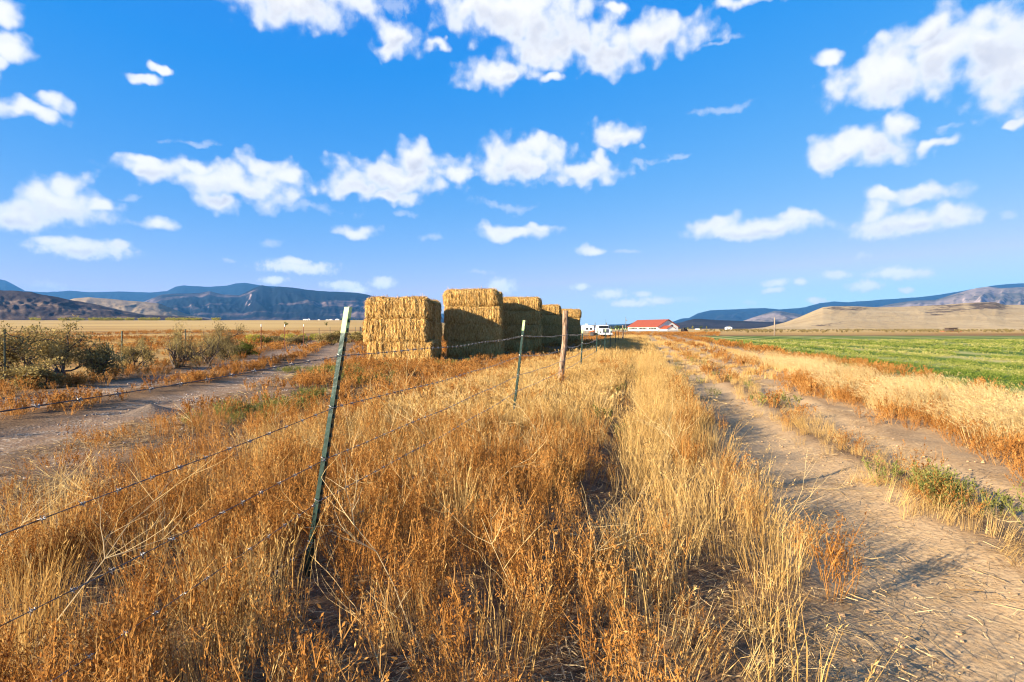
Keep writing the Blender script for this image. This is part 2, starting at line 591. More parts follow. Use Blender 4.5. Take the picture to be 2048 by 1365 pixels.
def ground_masks(x, y):
    s, w = s_of(x, y), w_of(x, y)
    e = 0.5 * (fbm(x * 0.9, y * 0.9, 3) - 0.5)
    dirt = np.maximum.reduce([band(s + e, 2.75, 4.15, 0.22), band(s + e, 4.5, 5.25, 0.2), 0.75 * band(s + e, 8.3, 9.6, 0.4) * (1 - sstep(25, 60, y)),
                              0.85 * band(s + 2 * e, 5.2, 8.6, 0.5)])
    dirt = dirt * (1 - sstep(90, 130, y))
    grav = np.maximum(np.maximum(band(w + e, -1.1, 0.25, 0.3), 0.45 * band(w + 2.5 * e, 0.2, 1.3, 0.4)), band(w + e, -3.9, -2.45, 0.25)) * (1 - sstep(80, 130, y))
    field = sstep(9.2, 10.4, s + 2.5 * e) * (1 - sstep(100, 112, y + 6 * (fbm(x * .05, y * 0 + 5, 2) - .5))) * sstep(-2, 1, x)
    field = field * (1 - 0)
    meadow = np.maximum(1 - sstep(-6.6, -5.2, w + 2 * e), sstep(100, 140, y))
    straw = np.zeros_like(x)
    for (x0, x1, y0, y1) in ((-6.3, -3.2, 23.0, 24.2), (-3.4, -0.4, 27.0, 28.2), (-0.9, 1.9, 33.8, 35)):
        straw = np.maximum(straw, band(x, x0, x1, 0.3) * band(y, y0, y1, 0.3))
    return dirt, grav, field, meadow, straw


masks = ground_masks(X, Y)
m_ground, gr = new_mat('ground_earth')
geo = gr.n('ShaderNodeNewGeometry').outputs['Position']
sp = gr.n('ShaderNodeSeparateXYZ'); gr.put(sp.inputs[0], geo)
flat = gr.n('ShaderNodeCombineXYZ'); gr.put(flat.inputs[0], sp.outputs[0]); gr.put(flat.inputs[1], sp.outputs[1])
P = flat.outputs[0]
n_f = gr.noise(P, 19, 7, 0.72)
n_m = gr.noise(P, 3.1, 5, 0.6)
n_l = gr.noise(P, 0.55, 4, 0.6)
n_x = gr.noise(gr.mapping(P, (0.012, 0.05, 1)), 1.0, 5, 0.6)
# litter covered soil among the weeds
soil = gr.ramp(n_f, [(0.28, (0.045, 0.025, 0.013)), (0.48, (0.115, 0.066, 0.033)), (0.62, (0.23, 0.14, 0.068)), (0.78, (0.40, 0.27, 0.13))])
soil = gr.mix(gr.step(n_m, 0.42, 0.68), soil, (0.20, 0.12, 0.058))
# packed tan dirt of the wheel ruts
dirt = gr.ramp(n_f, [(0.25, (0.31, 0.19, 0.09)), (0.5, (0.455, 0.305, 0.155)), (0.75, (0.57, 0.395, 0.205))])
dirt = gr.mix(gr.step(n_m, 0.5, 0.75), dirt, (0.38, 0.245, 0.115))
# grey gravel of the lane on the far side of the fence
gvor = gr.n('ShaderNodeTexVoronoi'); gr.put(gvor.inputs['Vector'], P); gvor.inputs['Scale'].default_value = 34
peb = gr.n('ShaderNodeSeparateColor'); gr.put(peb.inputs[0], gvor.outputs['Color'])
grav = gr.ramp(peb.outputs[0], [(0.0, (0.17, 0.105, 0.058)), (0.5, (0.28, 0.187, 0.108)), (0.85, (0.38, 0.27, 0.168)), (1.0, (0.56, 0.45, 0.32))])
grav = gr.mix(gr.step(n_m, 0.42, 0.62), grav, (0.25, 0.155, 0.088))
# mown alfalfa in swaths that follow the fence
sfence = gr.m('SUBTRACT', sp.outputs[0], gr.m('MULTIPLY', sp.outputs[1], 0.16))
swn = gr.m('ADD', sfence, gr.m('MULTIPLY', gr.m('SUBTRACT', n_l, 0.5), 1.6))
sw = gr.m('SINE', gr.m('MULTIPLY', swn, 1.55))
sw2 = gr.m('SINE', gr.m('MULTIPLY', swn, 0.43))
swf = gr.m('ADD', gr.m('ADD', gr.m('MULTIPLY', sw, 0.34), gr.m('MULTIPLY', sw2, 0.16)), gr.m('ADD', gr.m('MULTIPLY', n_m, 0.3), 0.28))
green = gr.ramp(swf, [(0.15, (0.075, 0.125, 0.018)), (0.42, (0.135, 0.185, 0.032)), (0.66, (0.26, 0.275, 0.075)), (0.9, (0.40, 0.35, 0.13))])
green = gr.mix(gr.m('MULTIPLY', gr.step(n_f, 0.52, 0.72), 0.2), green, (0.05, 0.08, 0.014))
# dry meadow
mead = gr.ramp(n_x, [(0.34, (0.20, 0.095, 0.028)), (0.45, (0.36, 0.20, 0.058)), (0.55, (0.50, 0.32, 0.105)), (0.68, (0.42, 0.22, 0.06))])
mead = gr.mix(gr.m('MULTIPLY', gr.step(n_m, 0.5, 0.7), 0.3), mead, (0.20, 0.12, 0.05))
far_m = gr.step(sp.outputs[1], 110.0, 320.0)
mead = gr.mix(far_m, mead, gr.ramp(gr.noise(gr.mapping(P, (0.004, 0.016, 1)), 1.0, 4, 0.6), [(0.36, (0.36, 0.225, 0.08)), (0.5, (0.55, 0.37, 0.13)), (0.64, (0.47, 0.275, 0.08))]))
straw = gr.ramp(n_f, [(0.3, (0.35, 0.22, 0.07)), (0.6, (0.62, 0.44, 0.18))])
col = gr.mix(gr.attr('meadow'), soil, mead)
col = gr.mix(gr.attr('dirt'), col, dirt)
col = gr.mix(gr.attr('gravel'), col, grav)
col = gr.mix(gr.attr('field'), col, green)
col = gr.mix(gr.attr('straw'), col, straw)
hgt = gr.m('ADD', gr.m('MULTIPLY', n_f, 0.6), gr.m('MULTIPLY', gvor.outputs['Distance'], 0.35))
finish(gr, principled(gr, col, 0.95, 0, 0.08, bump(gr, hgt, 0.8, 0.014)))
ground = gm.obj('ground', m_ground, smooth=True)
for nm, mk in zip(('dirt', 'gravel', 'field', 'meadow', 'straw'), masks):
    a = ground.data.attributes.new(nm, 'FLOAT', 'POINT')
    a.data.foreach_set('value', mk.ravel().astype(np.float32))
tag(ground, kind='structure')


# ------------------------------------------------------------------ hills and mountains
def range_mesh(name, mat, sil, d_foot, d_ridge, d_back, rough=0.25, seed=0, nu=260, nq=56, gully=26, base=0.0, foot=None, shape=1.25):
    """heightfield whose crest follows a skyline: sil = bearings and heights of the crest, at d_ridge metres"""
    r = np.random.RandomState(seed)
    u = np.array([p[0] for p in sil], float); v = np.array([p[1] for p in sil], float)
    uu = np.linspace(u[0], u[-1], nu)
    crest = np.interp(uu, u, v)
    crest = crest + (fbm(uu / 38.0 + seed, uu * 0 + seed, 4) - 0.5) * 3.0 * min(1, rough * 4)
    tx = (uu - UC) / F
    zr = EYE + (VH - crest) / F * d_ridge
    base_z = np.full(nu, base) if foot is None else rise(tx * d_foot, np.full(nu, d_foot)) + foot
    q = np.linspace(0, 1.45, nq)
    TX, QQ = np.meshgrid(tx, q)
    D = np.where(QQ <= 1, d_foot + (d_ridge - d_foot) * QQ, d_ridge + (d_back - d_ridge) * (QQ - 1) / 0.45)
    zz = np.maximum(zr - base_z, 0)[None]
    sh = np.where(QQ <= 1, QQ ** shape, np.maximum(1 - ((QQ - 1) / 0.45) ** 1.3, -0.05))
    wx_ = 0.05 * (fbm(TX * 9 + seed, QQ * 2.5 + seed, 2) - 0.5)
    n1 = fbm((TX + wx_) * gully + seed * 3, QQ * 1.6 + seed, 5, True) - 0.62
    n2 = fbm(TX * gully * 4 + seed * 5, QQ * 7 + seed, 4) - 0.5
    wgt = np.clip(QQ * 1.5, 0, 1) * np.clip(np.where(QQ <= 1, (1 - QQ) * 2.2, 0.0), 0.0, 1)
    Z = base_z[None] + zz * (sh + (n1 * rough * 1.5 + n2 * rough * 0.6) * wgt) - 2.0 * (QQ < 0.01)
    XX = TX * D
    idx = np.arange(nu * nq).reshape(nq, nu)
    qd = np.stack([idx[:-1, :-1], idx[:-1, 1:], idx[1:, 1:], idx[1:, :-1]], -1).reshape(-1, 4)
    o = MB().add(np.stack([XX, D, Z], -1).reshape(-1, 3), qd).obj(name, mat, smooth=True)
    tag(o, kind='structure')
    return o


def hill_mat(name, dark, light, patch=(0.5, 0.6), scale=0.0011, stretch=(1, 1, 2.2), spots=None, spot_scale=0.02, steep=None):
    m, gr = new_mat(name)
    geo = gr.n('ShaderNodeNewGeometry')
    p = geo.outputs['Position']
    n1 = gr.noise(gr.mapping(p, stretch), scale, 6, 0.6)
    col = gr.mix(gr.step(n1, *patch), dark, light)
    n2 = gr.noise(p, scale * 14, 5, 0.65)
    col = gr.mix(gr.m('MULTIPLY', gr.step(n2, 0.48, 0.7), 0.55), col, tuple(c * 0.45 for c in dark))
    if spots:
        n3 = gr.noise(p, spot_scale, 5, 0.7)
        col = gr.mix(gr.m('MULTIPLY', gr.step(n3, 0.54, 0.62), 0.8), col, spots)
    if steep:
        nz = gr.n('ShaderNodeSeparateXYZ'); gr.put(nz.inputs[0], geo.outputs['Normal'])
        n4 = gr.noise(gr.mapping(p, (1, 1, 0.3)), scale * 5, 4, 0.6)
        f = gr.m('MULTIPLY', gr.step(gr.m('SUBTRACT', 1.0, nz.outputs[2]), steep[1], steep[2]), gr.step(n4, 0.45, 0.6))
        col = gr.mix(f, col, steep[0])
    finish(gr, principled(gr, col, 0.95, 0, 0.05, bump(gr, n2, 0.6, 6.0)))
    return m


M_farmt = hill_mat('cloud_shaded_slopes', (0.006, 0.010, 0.016), (0.030, 0.027, 0.030), (0.56, 0.72), 0.0009, steep=((0.20, 0.15, 0.14), 0.16, 0.4))  # near-black base colour stands in for cloud shadow on the far slopes
M_midmt = hill_mat('sunlit_shaded_slopes', (0.006, 0.010, 0.016), (0.24, 0.165, 0.14), (0.52, 0.74), 0.0010, (1, 1.6, 5.0), steep=((0.42, 0.31, 0.29), 0.16, 0.36))  # cloud shadow painted as the dark base, sunlit bands as pale patches
M_brown = hill_mat('brown_slope', (0.055, 0.042, 0.040), (0.19, 0.13, 0.09), (0.50, 0.64), 0.0045, (1, 1, 5))
M_tanr = hill_mat('tan_bench', (0.27, 0.20, 0.125), (0.34, 0.25, 0.155), (0.42, 0.62), 0.006)
M_shadehill = hill_mat('cloud_shaded_hill', (0.028, 0.027, 0.031), (0.05, 0.046, 0.05), (0.42, 0.62), 0.004)  # a hill under cloud: its shade is put into the dark colour
M_rocky = hill_mat('rocky_slope', (0.10, 0.095, 0.08), (0.29, 0.225, 0.19), (0.40, 0.62), 0.0016, spots=(0.045, 0.05, 0.04), spot_scale=0.011, steep=((0.42, 0.32, 0.28), 0.12, 0.3))
# pale dry grass hill with dark rock outcrops near its crest
M_tan, gr = new_mat('dry_grass_hill')
p = gr.n('ShaderNodeNewGeometry').outputs['Position']
sp = gr.n('ShaderNodeSeparateXYZ'); gr.put(sp.inputs[0], p)
n1 = gr.noise(p, 0.012, 5, 0.6)
n2 = gr.noise(p, 0.09, 5, 0.7)
n3 = gr.noise(gr.mapping(p, (0.5, 0.2, 1.6)), 0.12, 6, 0.78)
col = gr.mix(gr.step(n1, 0.35, 0.65), (0.40, 0.285, 0.14), (0.47, 0.345, 0.18))
col = gr.mix(gr.m('MULTIPLY', gr.step(n2, 0.52, 0.66), 0.5), col, (0.22, 0.15, 0.08))
rk = gr.attr('rock')
col = gr.mix(gr.m('MULTIPLY', gr.step(gr.m('ADD', n3, gr.m('MULTIPLY', rk, 0.20)), 0.655, 0.70), 0.9), col, (0.075, 0.052, 0.042))
finish(gr, principled(gr, col, 0.95, 0, 0.05, bump(gr, n3, 0.7, 2.0)))

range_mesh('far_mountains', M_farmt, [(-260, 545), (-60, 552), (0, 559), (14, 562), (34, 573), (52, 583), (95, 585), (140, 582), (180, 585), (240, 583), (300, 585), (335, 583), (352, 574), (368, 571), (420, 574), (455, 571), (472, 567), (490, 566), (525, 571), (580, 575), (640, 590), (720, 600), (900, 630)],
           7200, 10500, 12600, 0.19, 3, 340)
range_mesh('mid_mountain', M_midmt, [(150, 640), (220, 612), (290, 604), (325, 590), (350, 588), (400, 586), (420, 583), (450, 590), (480, 590), (505, 578), (525, 571), (545, 576), (560, 573), (585, 575), (610, 580), (640, 582), (690, 585), (715, 586), (745, 592), (790, 605), (850, 625), (950, 655)],
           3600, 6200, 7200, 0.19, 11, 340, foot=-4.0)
range_mesh('foothill', M_tanr, [(-60, 640), (60, 628), (120, 606), (150, 597), (180, 595), (215, 598), (250, 601), (290, 604), (318, 607), (345, 618), (372, 628), (440, 641)],
           1500, 2600, 3000, 0.10, 5, 200, foot=-3.0, shape=1.0)
range_mesh('brown_hill', M_brown, [(-420, 575), (-200, 572), (-60, 578), (0, 581), (30, 582), (62, 584), (90, 590), (130, 598), (160, 603), (200, 611), (240, 620), (290, 629), (340, 632), (380, 634), (405, 636), (426, 641)],
           1000, 1500, 1750, 0.22, 8, 260, foot=-2.0, shape=1.1)
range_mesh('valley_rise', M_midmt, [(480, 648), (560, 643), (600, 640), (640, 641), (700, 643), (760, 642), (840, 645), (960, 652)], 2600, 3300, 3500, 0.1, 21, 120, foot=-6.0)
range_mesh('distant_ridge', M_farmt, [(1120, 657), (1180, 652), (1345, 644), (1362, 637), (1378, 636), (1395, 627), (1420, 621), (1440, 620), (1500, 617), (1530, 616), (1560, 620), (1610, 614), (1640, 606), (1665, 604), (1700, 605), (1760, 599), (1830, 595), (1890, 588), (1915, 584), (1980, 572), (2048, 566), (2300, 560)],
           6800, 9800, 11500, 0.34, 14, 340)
range_mesh('rocky_mountain', M_rocky, [(1400, 656), (1470, 648), (1520, 630), (1550, 622), (1570, 624), (1630, 636), (1700, 625), (1760, 613), (1800, 605), (1830, 601), (1870, 600), (1910, 588), (1950, 577), (1975, 574), (2000, 577), (2048, 575), (2300, 565)],
           3000, 5200, 6200, 0.30, 17, 320)
range_mesh('dark_hill', M_shadehill, [(1080, 654), (1150, 652), (1172, 650), (1210, 651), (1240, 651), (1260, 648), (1272, 643), (1285, 642), (1320, 646), (1345, 648), (1362, 645), (1375, 641), (1388, 638), (1400, 638), (1440, 641), (1500, 643), (1545, 644), (1600, 647), (1700, 655)],
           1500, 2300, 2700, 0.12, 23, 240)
tan_sil = [(1440, 660), (1480, 660), (1530, 655), (1570, 645), (1600, 634), (1625, 623), (1645, 615), (1662, 613), (1700, 613), (1760, 615), (1800, 614), (1850, 612), (1900, 609), (1935, 606), (1960, 605), (1990, 605), (2010, 610), (2048, 610), (2140, 600), (2400, 590)]
th = range_mesh('dry_grass_hill', M_tan, tan_sil, 520, 980, 1200, 0.05, 29, 420, 110, shape=0.95)
co = np.zeros(len(th.data.vertices) * 3); th.data.vertices.foreach_get('co', co); co = co.reshape(-1, 3)
uu = UC + F * co[:, 0] / co[:, 1]; vv = VH - F * (co[:, 2] - EYE) / co[:, 1]
rock = np.zeros(len(co))
for (a, b, c, d, k) in ((1650, 1745, 613, 622, 1), (1810, 1850, 612, 618, .6), (1860, 1940, 607, 628, .9), (1930, 2025, 603, 620, 1.1), (1835, 1890, 620, 634, .8), (1620, 1700, 645, 652, .8), (1990, 2048, 622, 632, .5)):
    rock = np.maximum(rock, k * band(uu, a, b, 26) * band(vv, c, d, 5))
a = th.data.attributes.new('rock', 'FLOAT', 'POINT'); a.data.foreach_set('value', rock.astype(np.float32))


# ------------------------------------------------------------------ hay
def bale_mesh(name, L, Dp, Hh, seed, mat, nstraw=7000, rr=0.13):
    r = np.random.RandomState(seed)
    mb = MB()
    hx, hy, hz = L / 2, Dp / 2, Hh / 2

    def shape(p):
        inner = np.clip(p, [-hx + rr, -hy + rr, -hz + rr], [hx - rr, hy - rr, hz - rr])
        d = p - inner
        ln = np.linalg.norm(d, axis=1)[:, None]
        nrm = d / np.maximum(ln, 1e-6)
        q = inner + nrm * rr
        # flakes along the length, sagging straw and a bulging belly
        fl = np.sin(q[:, 0] * 2 * math.pi / 0.115 + 3 * fbm(q[:, 0] * 1.3 + seed, q[:, 2] * 1.0, 2)) * 0.010
        lum = (fbm(q[:, 0] * 2.2 + seed * 9 + q[:, 1] * 2, q[:, 2] * 2.0 + q[:, 1] * 1.3, 3) - 0.5) * 0.14
        fin = (fbm(q[:, 0] * 11 + seed + q[:, 1] * 8, q[:, 2] * 3.2 + q[:, 1] * 3, 4) - 0.5) * 0.115
        belly = 0.02 * (1 - (q[:, 2] / hz) ** 2)
        return q + nrm * (fl + lum + fin + belly)[:, None], nrm

    st = 0.036
    axes = [(0, 2, 1), (0, 1, 2), (1, 2, 0)]
    half = [hx, hy, hz]
    for (a, b, c) in axes:
        na, nb = int(2 * half[a] / st), int(2 * half[b] / st)
        A, B = np.meshgrid(np.linspace(-half[a], half[a], na + 1), np.linspace(-half[b], half[b], nb + 1))
        for sg in (-1, 1):
            p = np.zeros((A.size, 3)); p[:, a] = A.ravel(); p[:, b] = B.ravel(); p[:, c] = sg * half[c]
            q, _ = shape(p)
            i = np.arange(A.size).reshape(nb + 1, na + 1)
            f = np.stack([i[:-1, :-1], i[:-1, 1:], i[1:, 1:], i[1:, :-1]], -1).reshape(-1, 4)
            cr = [(0, 2, 1), (0, 1, 2), (1, 2, 0)]
            flip = (sg > 0) if (a, b, c) == (0, 2, 1) else (sg < 0)
            if flip:
                f = f[:, ::-1]
            mb.add(q, f, tint=0.35 + 0.3 * r.rand(len(q)))
    # loose straw standing off the faces
    n = nstraw
    ar = np.array([hx * hz, hx * hz, hx * hy, hy * hz, hy * hz]); ar = ar / ar.sum()
    face = r.choice(5, n, p=ar)
    p = (r.rand(n, 3) * 2 - 1) * [hx, hy, hz]
    for k, (c, sg) in enumerate(((1, -1), (1, 1), (2, 1), (0, -1), (0, 1))):
        p[face == k, c] = sg * half[c]
    q, nrm = shape(p)
    dirv = r.randn(n, 3) * [0.35, 0.35, 0.35] + [0, 0, -1.0]
    top = face == 2
    dirv[top] = r.randn(top.sum(), 3) * [1, 1, 0.2]
    dirv -= nrm * (dirv * nrm).sum(1)[:, None] * 0.9
    dirv += nrm * (0.10 + 0.25 * r.rand(n, 1) ** 2)
    dirv /= np.linalg.norm(dirv, axis=1)[:, None]
    ln = 0.07 + 0.14 * r.rand(n, 1)
    wd = 0.004 + 0.005 * r.rand(n, 1)
    side = np.cross(dirv, nrm + 0.4 * r.randn(n, 3)); side /= np.linalg.norm(side, axis=1)[:, None] + 1e-9
    b0 = q + nrm * 0.006 - dirv * 0.02
    vs = np.stack([b0 - side * wd, b0 + side * wd, b0 + dirv * ln + side * wd * 0.5, b0 + dirv * ln - side * wd * 0.5], 1).reshape(-1, 3)
    mb.add(vs, np.arange(4 * n).reshape(-1, 4), tint=np.repeat(0.15 + 0.85 * r.rand(n), 4))
    return mb.mesh(name, mat, smooth=False)


M_hay, gr = new_mat('hay')
tc = gr.n('ShaderNodeTexCoord').outputs['Object']
n1 = gr.noise(gr.mapping(tc, (34, 34, 7)), 1.0, 5, 0.65)
n2 = gr.noise(gr.mapping(tc, (9, 9, 2.5)), 1.0, 4, 0.6)
fac = gr.m('ADD', gr.m('MULTIPLY', n1, 0.5), gr.m('MULTIPLY', gr.attr('tint'), 0.5))
col = gr.ramp(fac, [(0.32, (0.24, 0.108, 0.026)), (0.46, (0.45, 0.25, 0.072)), (0.58, (0.59, 0.375, 0.125)), (0.76, (0.74, 0.53, 0.23))])
col = gr.mix(gr.m('MULTIPLY', gr.step(n2, 0.52, 0.72), 0.45), col, (0.36, 0.19, 0.05))
d = gr.n('ShaderNodeBsdfDiffuse'); gr.put(d.inputs[0], col)
gr.put(d.inputs['Normal'], bump(gr, n1, 0.8, 0.04))
finish(gr, d.outputs[0])

LONG = [bale_mesh('hay_bale_long', 2.5, 1.2, 0.86, 40 + k, M_hay) for k in range(4)]
CROWN = [bale_mesh('hay_bale_long', 2.5, 1.2, 0.86, 45 + k, M_hay, rr=0.27) for k in range(3)]
ENDS = [bale_mesh('hay_bale_end', 1.22, 2.5, 0.86, 50 + k, M_hay, 3000) for k in range(3)]
rb = random.Random(5)
ORD = ['topmost', 'second from the top', 'third from the top', 'bottom']
STK = [
    ('the short near stack', -4.82, 23.85, 3, 0.905, 3, False),
    ('the tall second stack', -1.92, 28.0, 4, 0.835, 2, True),
    ('the third stack', 0.50, 34.75, 4, 0.83, 4, True),
    ('the fourth stack', 2.76, 46.3, 4, 0.83, 4, True),
    ('the fifth and farthest stack', 5.75, 58.0, 4, 0.84, 1, True),
]
STACK_BOXES = []
for si, (nm, cx, yf, nc, ch, nback, ends) in enumerate(STK):
    z0 = gz(cx, yf) - 0.02
    wx = 1.07 if si == 0 else 1.08 if si == 1 else 1.0
    for k in range(nc):
        z = z0 + ch * (k + 0.5)
        lev = nc - 1 - k
        word = ORD[lev] if k else 'bottom'
        top = (k == nc - 1)
        off = {0: (0.10, -0.05, 0.0), 1: (0.05, 0.0, 0.02, -0.12)}.get(si, (0, 0.03, -0.03, 0.02))[k]
        o = inst('hay_bale', CROWN[si % 3] if top else LONG[(si * 3 + k * 2) % 4], None, (cx + off + rb.uniform(-.03, .03), yf + 0.6 + rb.uniform(-.05, .05) + (0.06 if top else 0), z),
                 (rb.uniform(-.012, .012), rb.uniform(-.012, .012), rb.uniform(-.02, .02) + (math.pi if (k + si) % 2 else 0)), (wx * rb.uniform(.985, 1.015), 1.0, ch / 0.86 * (1.03 if top else 1.045)))
        tag(o, f'golden hay bale, {word} at the front of {nm}', 'hay bale', 'stacked hay bales')
        for j in range(nback):
            if ends:
                px, py, me = cx + 1.25 * wx - 0.64 + rb.uniform(-.05, .05), yf + 1.25 + 2.52 * (j + 0.5), ENDS[(j + k) % 3]
                row = ['second', 'third', 'fourth', 'fifth'][j]
            elif j == 0:
                continue
            else:
                px, py, me = cx + 0.16 * (j % 2) + rb.uniform(-.05, .05), yf + 0.6 + 1.17 * j, LONG[(j + k) % 4]
                row = ['', 'second', 'third'][j]
            dz = -0.10 if (si == 0 and j == 1) else rb.uniform(-.03, .01)
            o = inst('hay_bale', me, None, (px, py, z + dz * (k + 1) / nc), (0, 0, rb.uniform(-.02, .02) + (math.pi if rb.random() < .5 else 0)), (wx if not ends else 1.0, 0.97, ch / 0.86 * 1.02))
            tag(o, f'hay bale, {word}, {row} row back in {nm}', 'hay bale', 'stacked hay bales')
    STACK_BOXES.append((cx - 1.45, cx + 1.45, yf - 0.15, yf + 1.3 + (2.52 * nback if ends else 1.17 * (nback - 1))))


# ------------------------------------------------------------------ barbed wire fence beside the track
M_green = plain('green_post_paint', (0.010, 0.030, 0.024), (0.022, 0.055, 0.045), 0.33, 0.2, 14, 0.6, 0.25)
M_lime = plain('lime_post_paint', (0.42, 0.62, 0.22), (0.50, 0.66, 0.32), 0.5, 0, 20, 0.3, 0.1)
M_wire = plain('galvanised_wire', (0.13, 0.125, 0.12), (0.07, 0.055, 0.045), 0.5, 0.6, 30, 0.5)
M_clip = plain('bright_wire', (0.55, 0.55, 0.56), (0.40, 0.38, 0.36), 0.35, 0.8, 30, 0.5)
M_rustp = plain('rusty_post', (0.20, 0.07, 0.04), (0.12, 0.045, 0.03), 0.8, 0, 12, 0.2)
M_whitep = plain('white_paint', (0.75, 0.75, 0.72), (0.65, 0.64, 0.6), 0.6, 0, 10, 0.3)
TDIR = np.array([FB, 1.0]) / math.hypot(FB, 1.0)     # along the fence
NDIR = np.array([TDIR[1], -TDIR[0]])                 # to its right


def t_post(height, cap, detail, m_shaft, m_cap, root, loc, lean, rz=0.0, below=0.25, name='fence_post', wid=1.0):
    """studded steel T post: flange, web, studs, painted top; loc relative to root"""
    lean = np.array(lean, float)

    def sweep(mb, prof, z0, z1):
        n = len(prof)
        ring = []
        for z in (z0, z1):
            for (a, b) in prof:     # a along the fence, b to the right
                xy = (TDIR * a + NDIR * b) * wid + lean * (z / height)
                ring.append((xy[0], xy[1], z))
        q = [[i, (i + 1) % n, n + (i + 1) % n, n + i] for i in range(n)]
        mb.add(ring, q)
        # T cap split in two quads
        for o in (0, n):
            mb.Q.append(np.array([[0, 1, 2, 7], [3, 4, 5, 6]]) + mb.n - 2 * n + o)

    prof = [(-.019, .004), (.019, .004), (.019, -.001), (.003, -.001), (.003, -.036), (-.003, -.036), (-.003, -.001), (-.019, -.001)]
    big = [(a * 1.06 + (0.0008 if a > 0 else -0.0008), b * 1.03 + (0.0012 if b > 0 else -0.0012)) for a, b in prof]
    mb = MB()
    sweep(mb, prof, -below, height - 0.002)
    if detail:
        z = 0.06
        while z < height - 0.03:
            c = NDIR * 0.008 * wid + lean * (z / height)
            mb.box((c[0], c[1], z), (0.010 * wid, 0.014 * wid, 0.022), math.atan2(NDIR[1], NDIR[0]))
            z += 0.054
    post = mb.obj(name, m_shaft, root, loc)
    if cap:
        mb = MB(); sweep(mb, big, height - cap, height)
        mb.obj('painted_top', m_cap, post)
    return post


def fx(d):
    return FA + FB * d


# (distance along the view, height above ground, sideways lean of the top, wooden?)
POSTS = [(-2.1, 1.45, 0.0, False), (3.2, 1.54, 0.25, False), (8.46, 1.50, 0.17, False), (13.5, 1.84, 0.125, True), (18.2, 1.44, 0.06, False), (24.6, 1.43, 0.05, False),
         (30.5, 1.42, 0.04, False), (36.8, 1.40, 0.02, False), (43.7, 1.42, 0.03, False), (50.8, 1.42, 0.0, False), (56.5, 1.42, 0.02, False), (61, 1.75, 0.05, True), (67, 1.42, 0, False),
         (74, 1.42, 0, False), (83, 1.42, 0.03, False), (93, 1.42, 0, False), (104, 1.42, 0, False), (117, 1.42, 0, False)]
WZ = [1.268, 0.978, 0.688, 0.450, 0.212]
root0 = (fx(3.2), 3.2, gz(fx(3.2), 3.2))
fence = empty('barbed_wire_fence', root0)
tag(fence, 'five strand barbed wire fence on green steel posts with lime tops, running past the hay', 'fence')
anchors = []
M_bark, gr = new_mat('weathered_bark')
tc = gr.n('ShaderNodeTexCoord').outputs['Object']
n1 = gr.noise(gr.mapping(tc, (26, 26, 3.2)), 1.0, 6, 0.7)
n2 = gr.noise(gr.mapping(tc, (5, 5, 2)), 1.0, 4, 0.6)
col = gr.ramp(n1, [(0.32, (0.07, 0.042, 0.026)), (0.48, (0.24, 0.155, 0.098)), (0.64, (0.45, 0.325, 0.225))])
col = gr.mix(gr.step(n2, 0.58, 0.66), col, (0.40, 0.36, 0.33))
finish(gr, principled(gr, col, 0.9, 0, 0.1, bump(gr, n1, 1.0, 0.03)))
M_char = plain('dark_wood', (0.05, 0.035, 0.028), (0.10, 0.07, 0.05), 0.9, 0, 8)


def wood_post(h, r0, seed, loc, lean, root):
    r = np.random.RandomState(seed)
    n, sd = 26, 14
    z = np.linspace(-0.25, h, n)
    th = np.arange(sd) * 2 * math.pi / sd
    rad = r0 * (1.08 - 0.28 * np.clip(z / h, 0, 1))[:, None] * (1 + 0.5 * (fbm(np.cos(th)[None] * 2.2 + 5 + seed, z[:, None] * 3 + np.sin(th)[None] * 2.2, 4) - 0.5))
    cx = lean[0] * z / h + 0.012 * np.sin(z * 4.2 + seed) * (z > 0)
    cy = lean[1] * z / h + 0.02 * np.cos(z * 3.1)
    v = np.stack([cx[:, None] + rad * np.cos(th)[None], cy[:, None] + rad * np.sin(th)[None], np.repeat(z[:, None], sd, 1)], -1)
    i = np.arange(n - 1)[:, None] * sd; j = np.arange(sd)[None]; k = (j + 1) % sd
    mb = MB().add(v.reshape(-1, 3), np.stack([i + j, i + k, i + sd + k, i + sd + j], -1).reshape(-1, 4), [[(n - 1) * sd, (n - 1) * sd + m, (n - 1) * sd + m + 1] for m in range(1, sd - 1)])
    post = mb.obj('wooden_post', M_bark, root, loc, smooth=True)
    # peeling bark strips and a sawn knot
    mb = MB()
    for q in range(46):
        zz = r.uniform(0.1, h - 0.05); a = r.uniform(0, 2 * math.pi)
        rr = r0 * (1.1 - 0.26 * zz / h)
        c = np.array([lean[0] * zz / h + 0.012 * math.sin(zz * 4.2 + seed) + rr * math.cos(a), lean[1] * zz / h + rr * math.sin(a), zz])
        out = np.array([math.cos(a), math.sin(a), 0])
        L = r.uniform(0.05, 0.16)
        sdv = np.array([-out[1], out[0], 0]) * r.uniform(0.006, 0.014)
        tip = c + np.array([0, 0, -L]) + out * r.uniform(0.0, 0.035)
        mid = (c + tip) / 2 + out * 0.006
        mb.add([c - sdv, c + sdv, mid + sdv, mid - sdv, tip], [[0, 1, 2, 3]], [[3, 2, 4]])
    mb.obj('peeling_bark', M_bark, post)['kind'] = 'stuff'
    return post


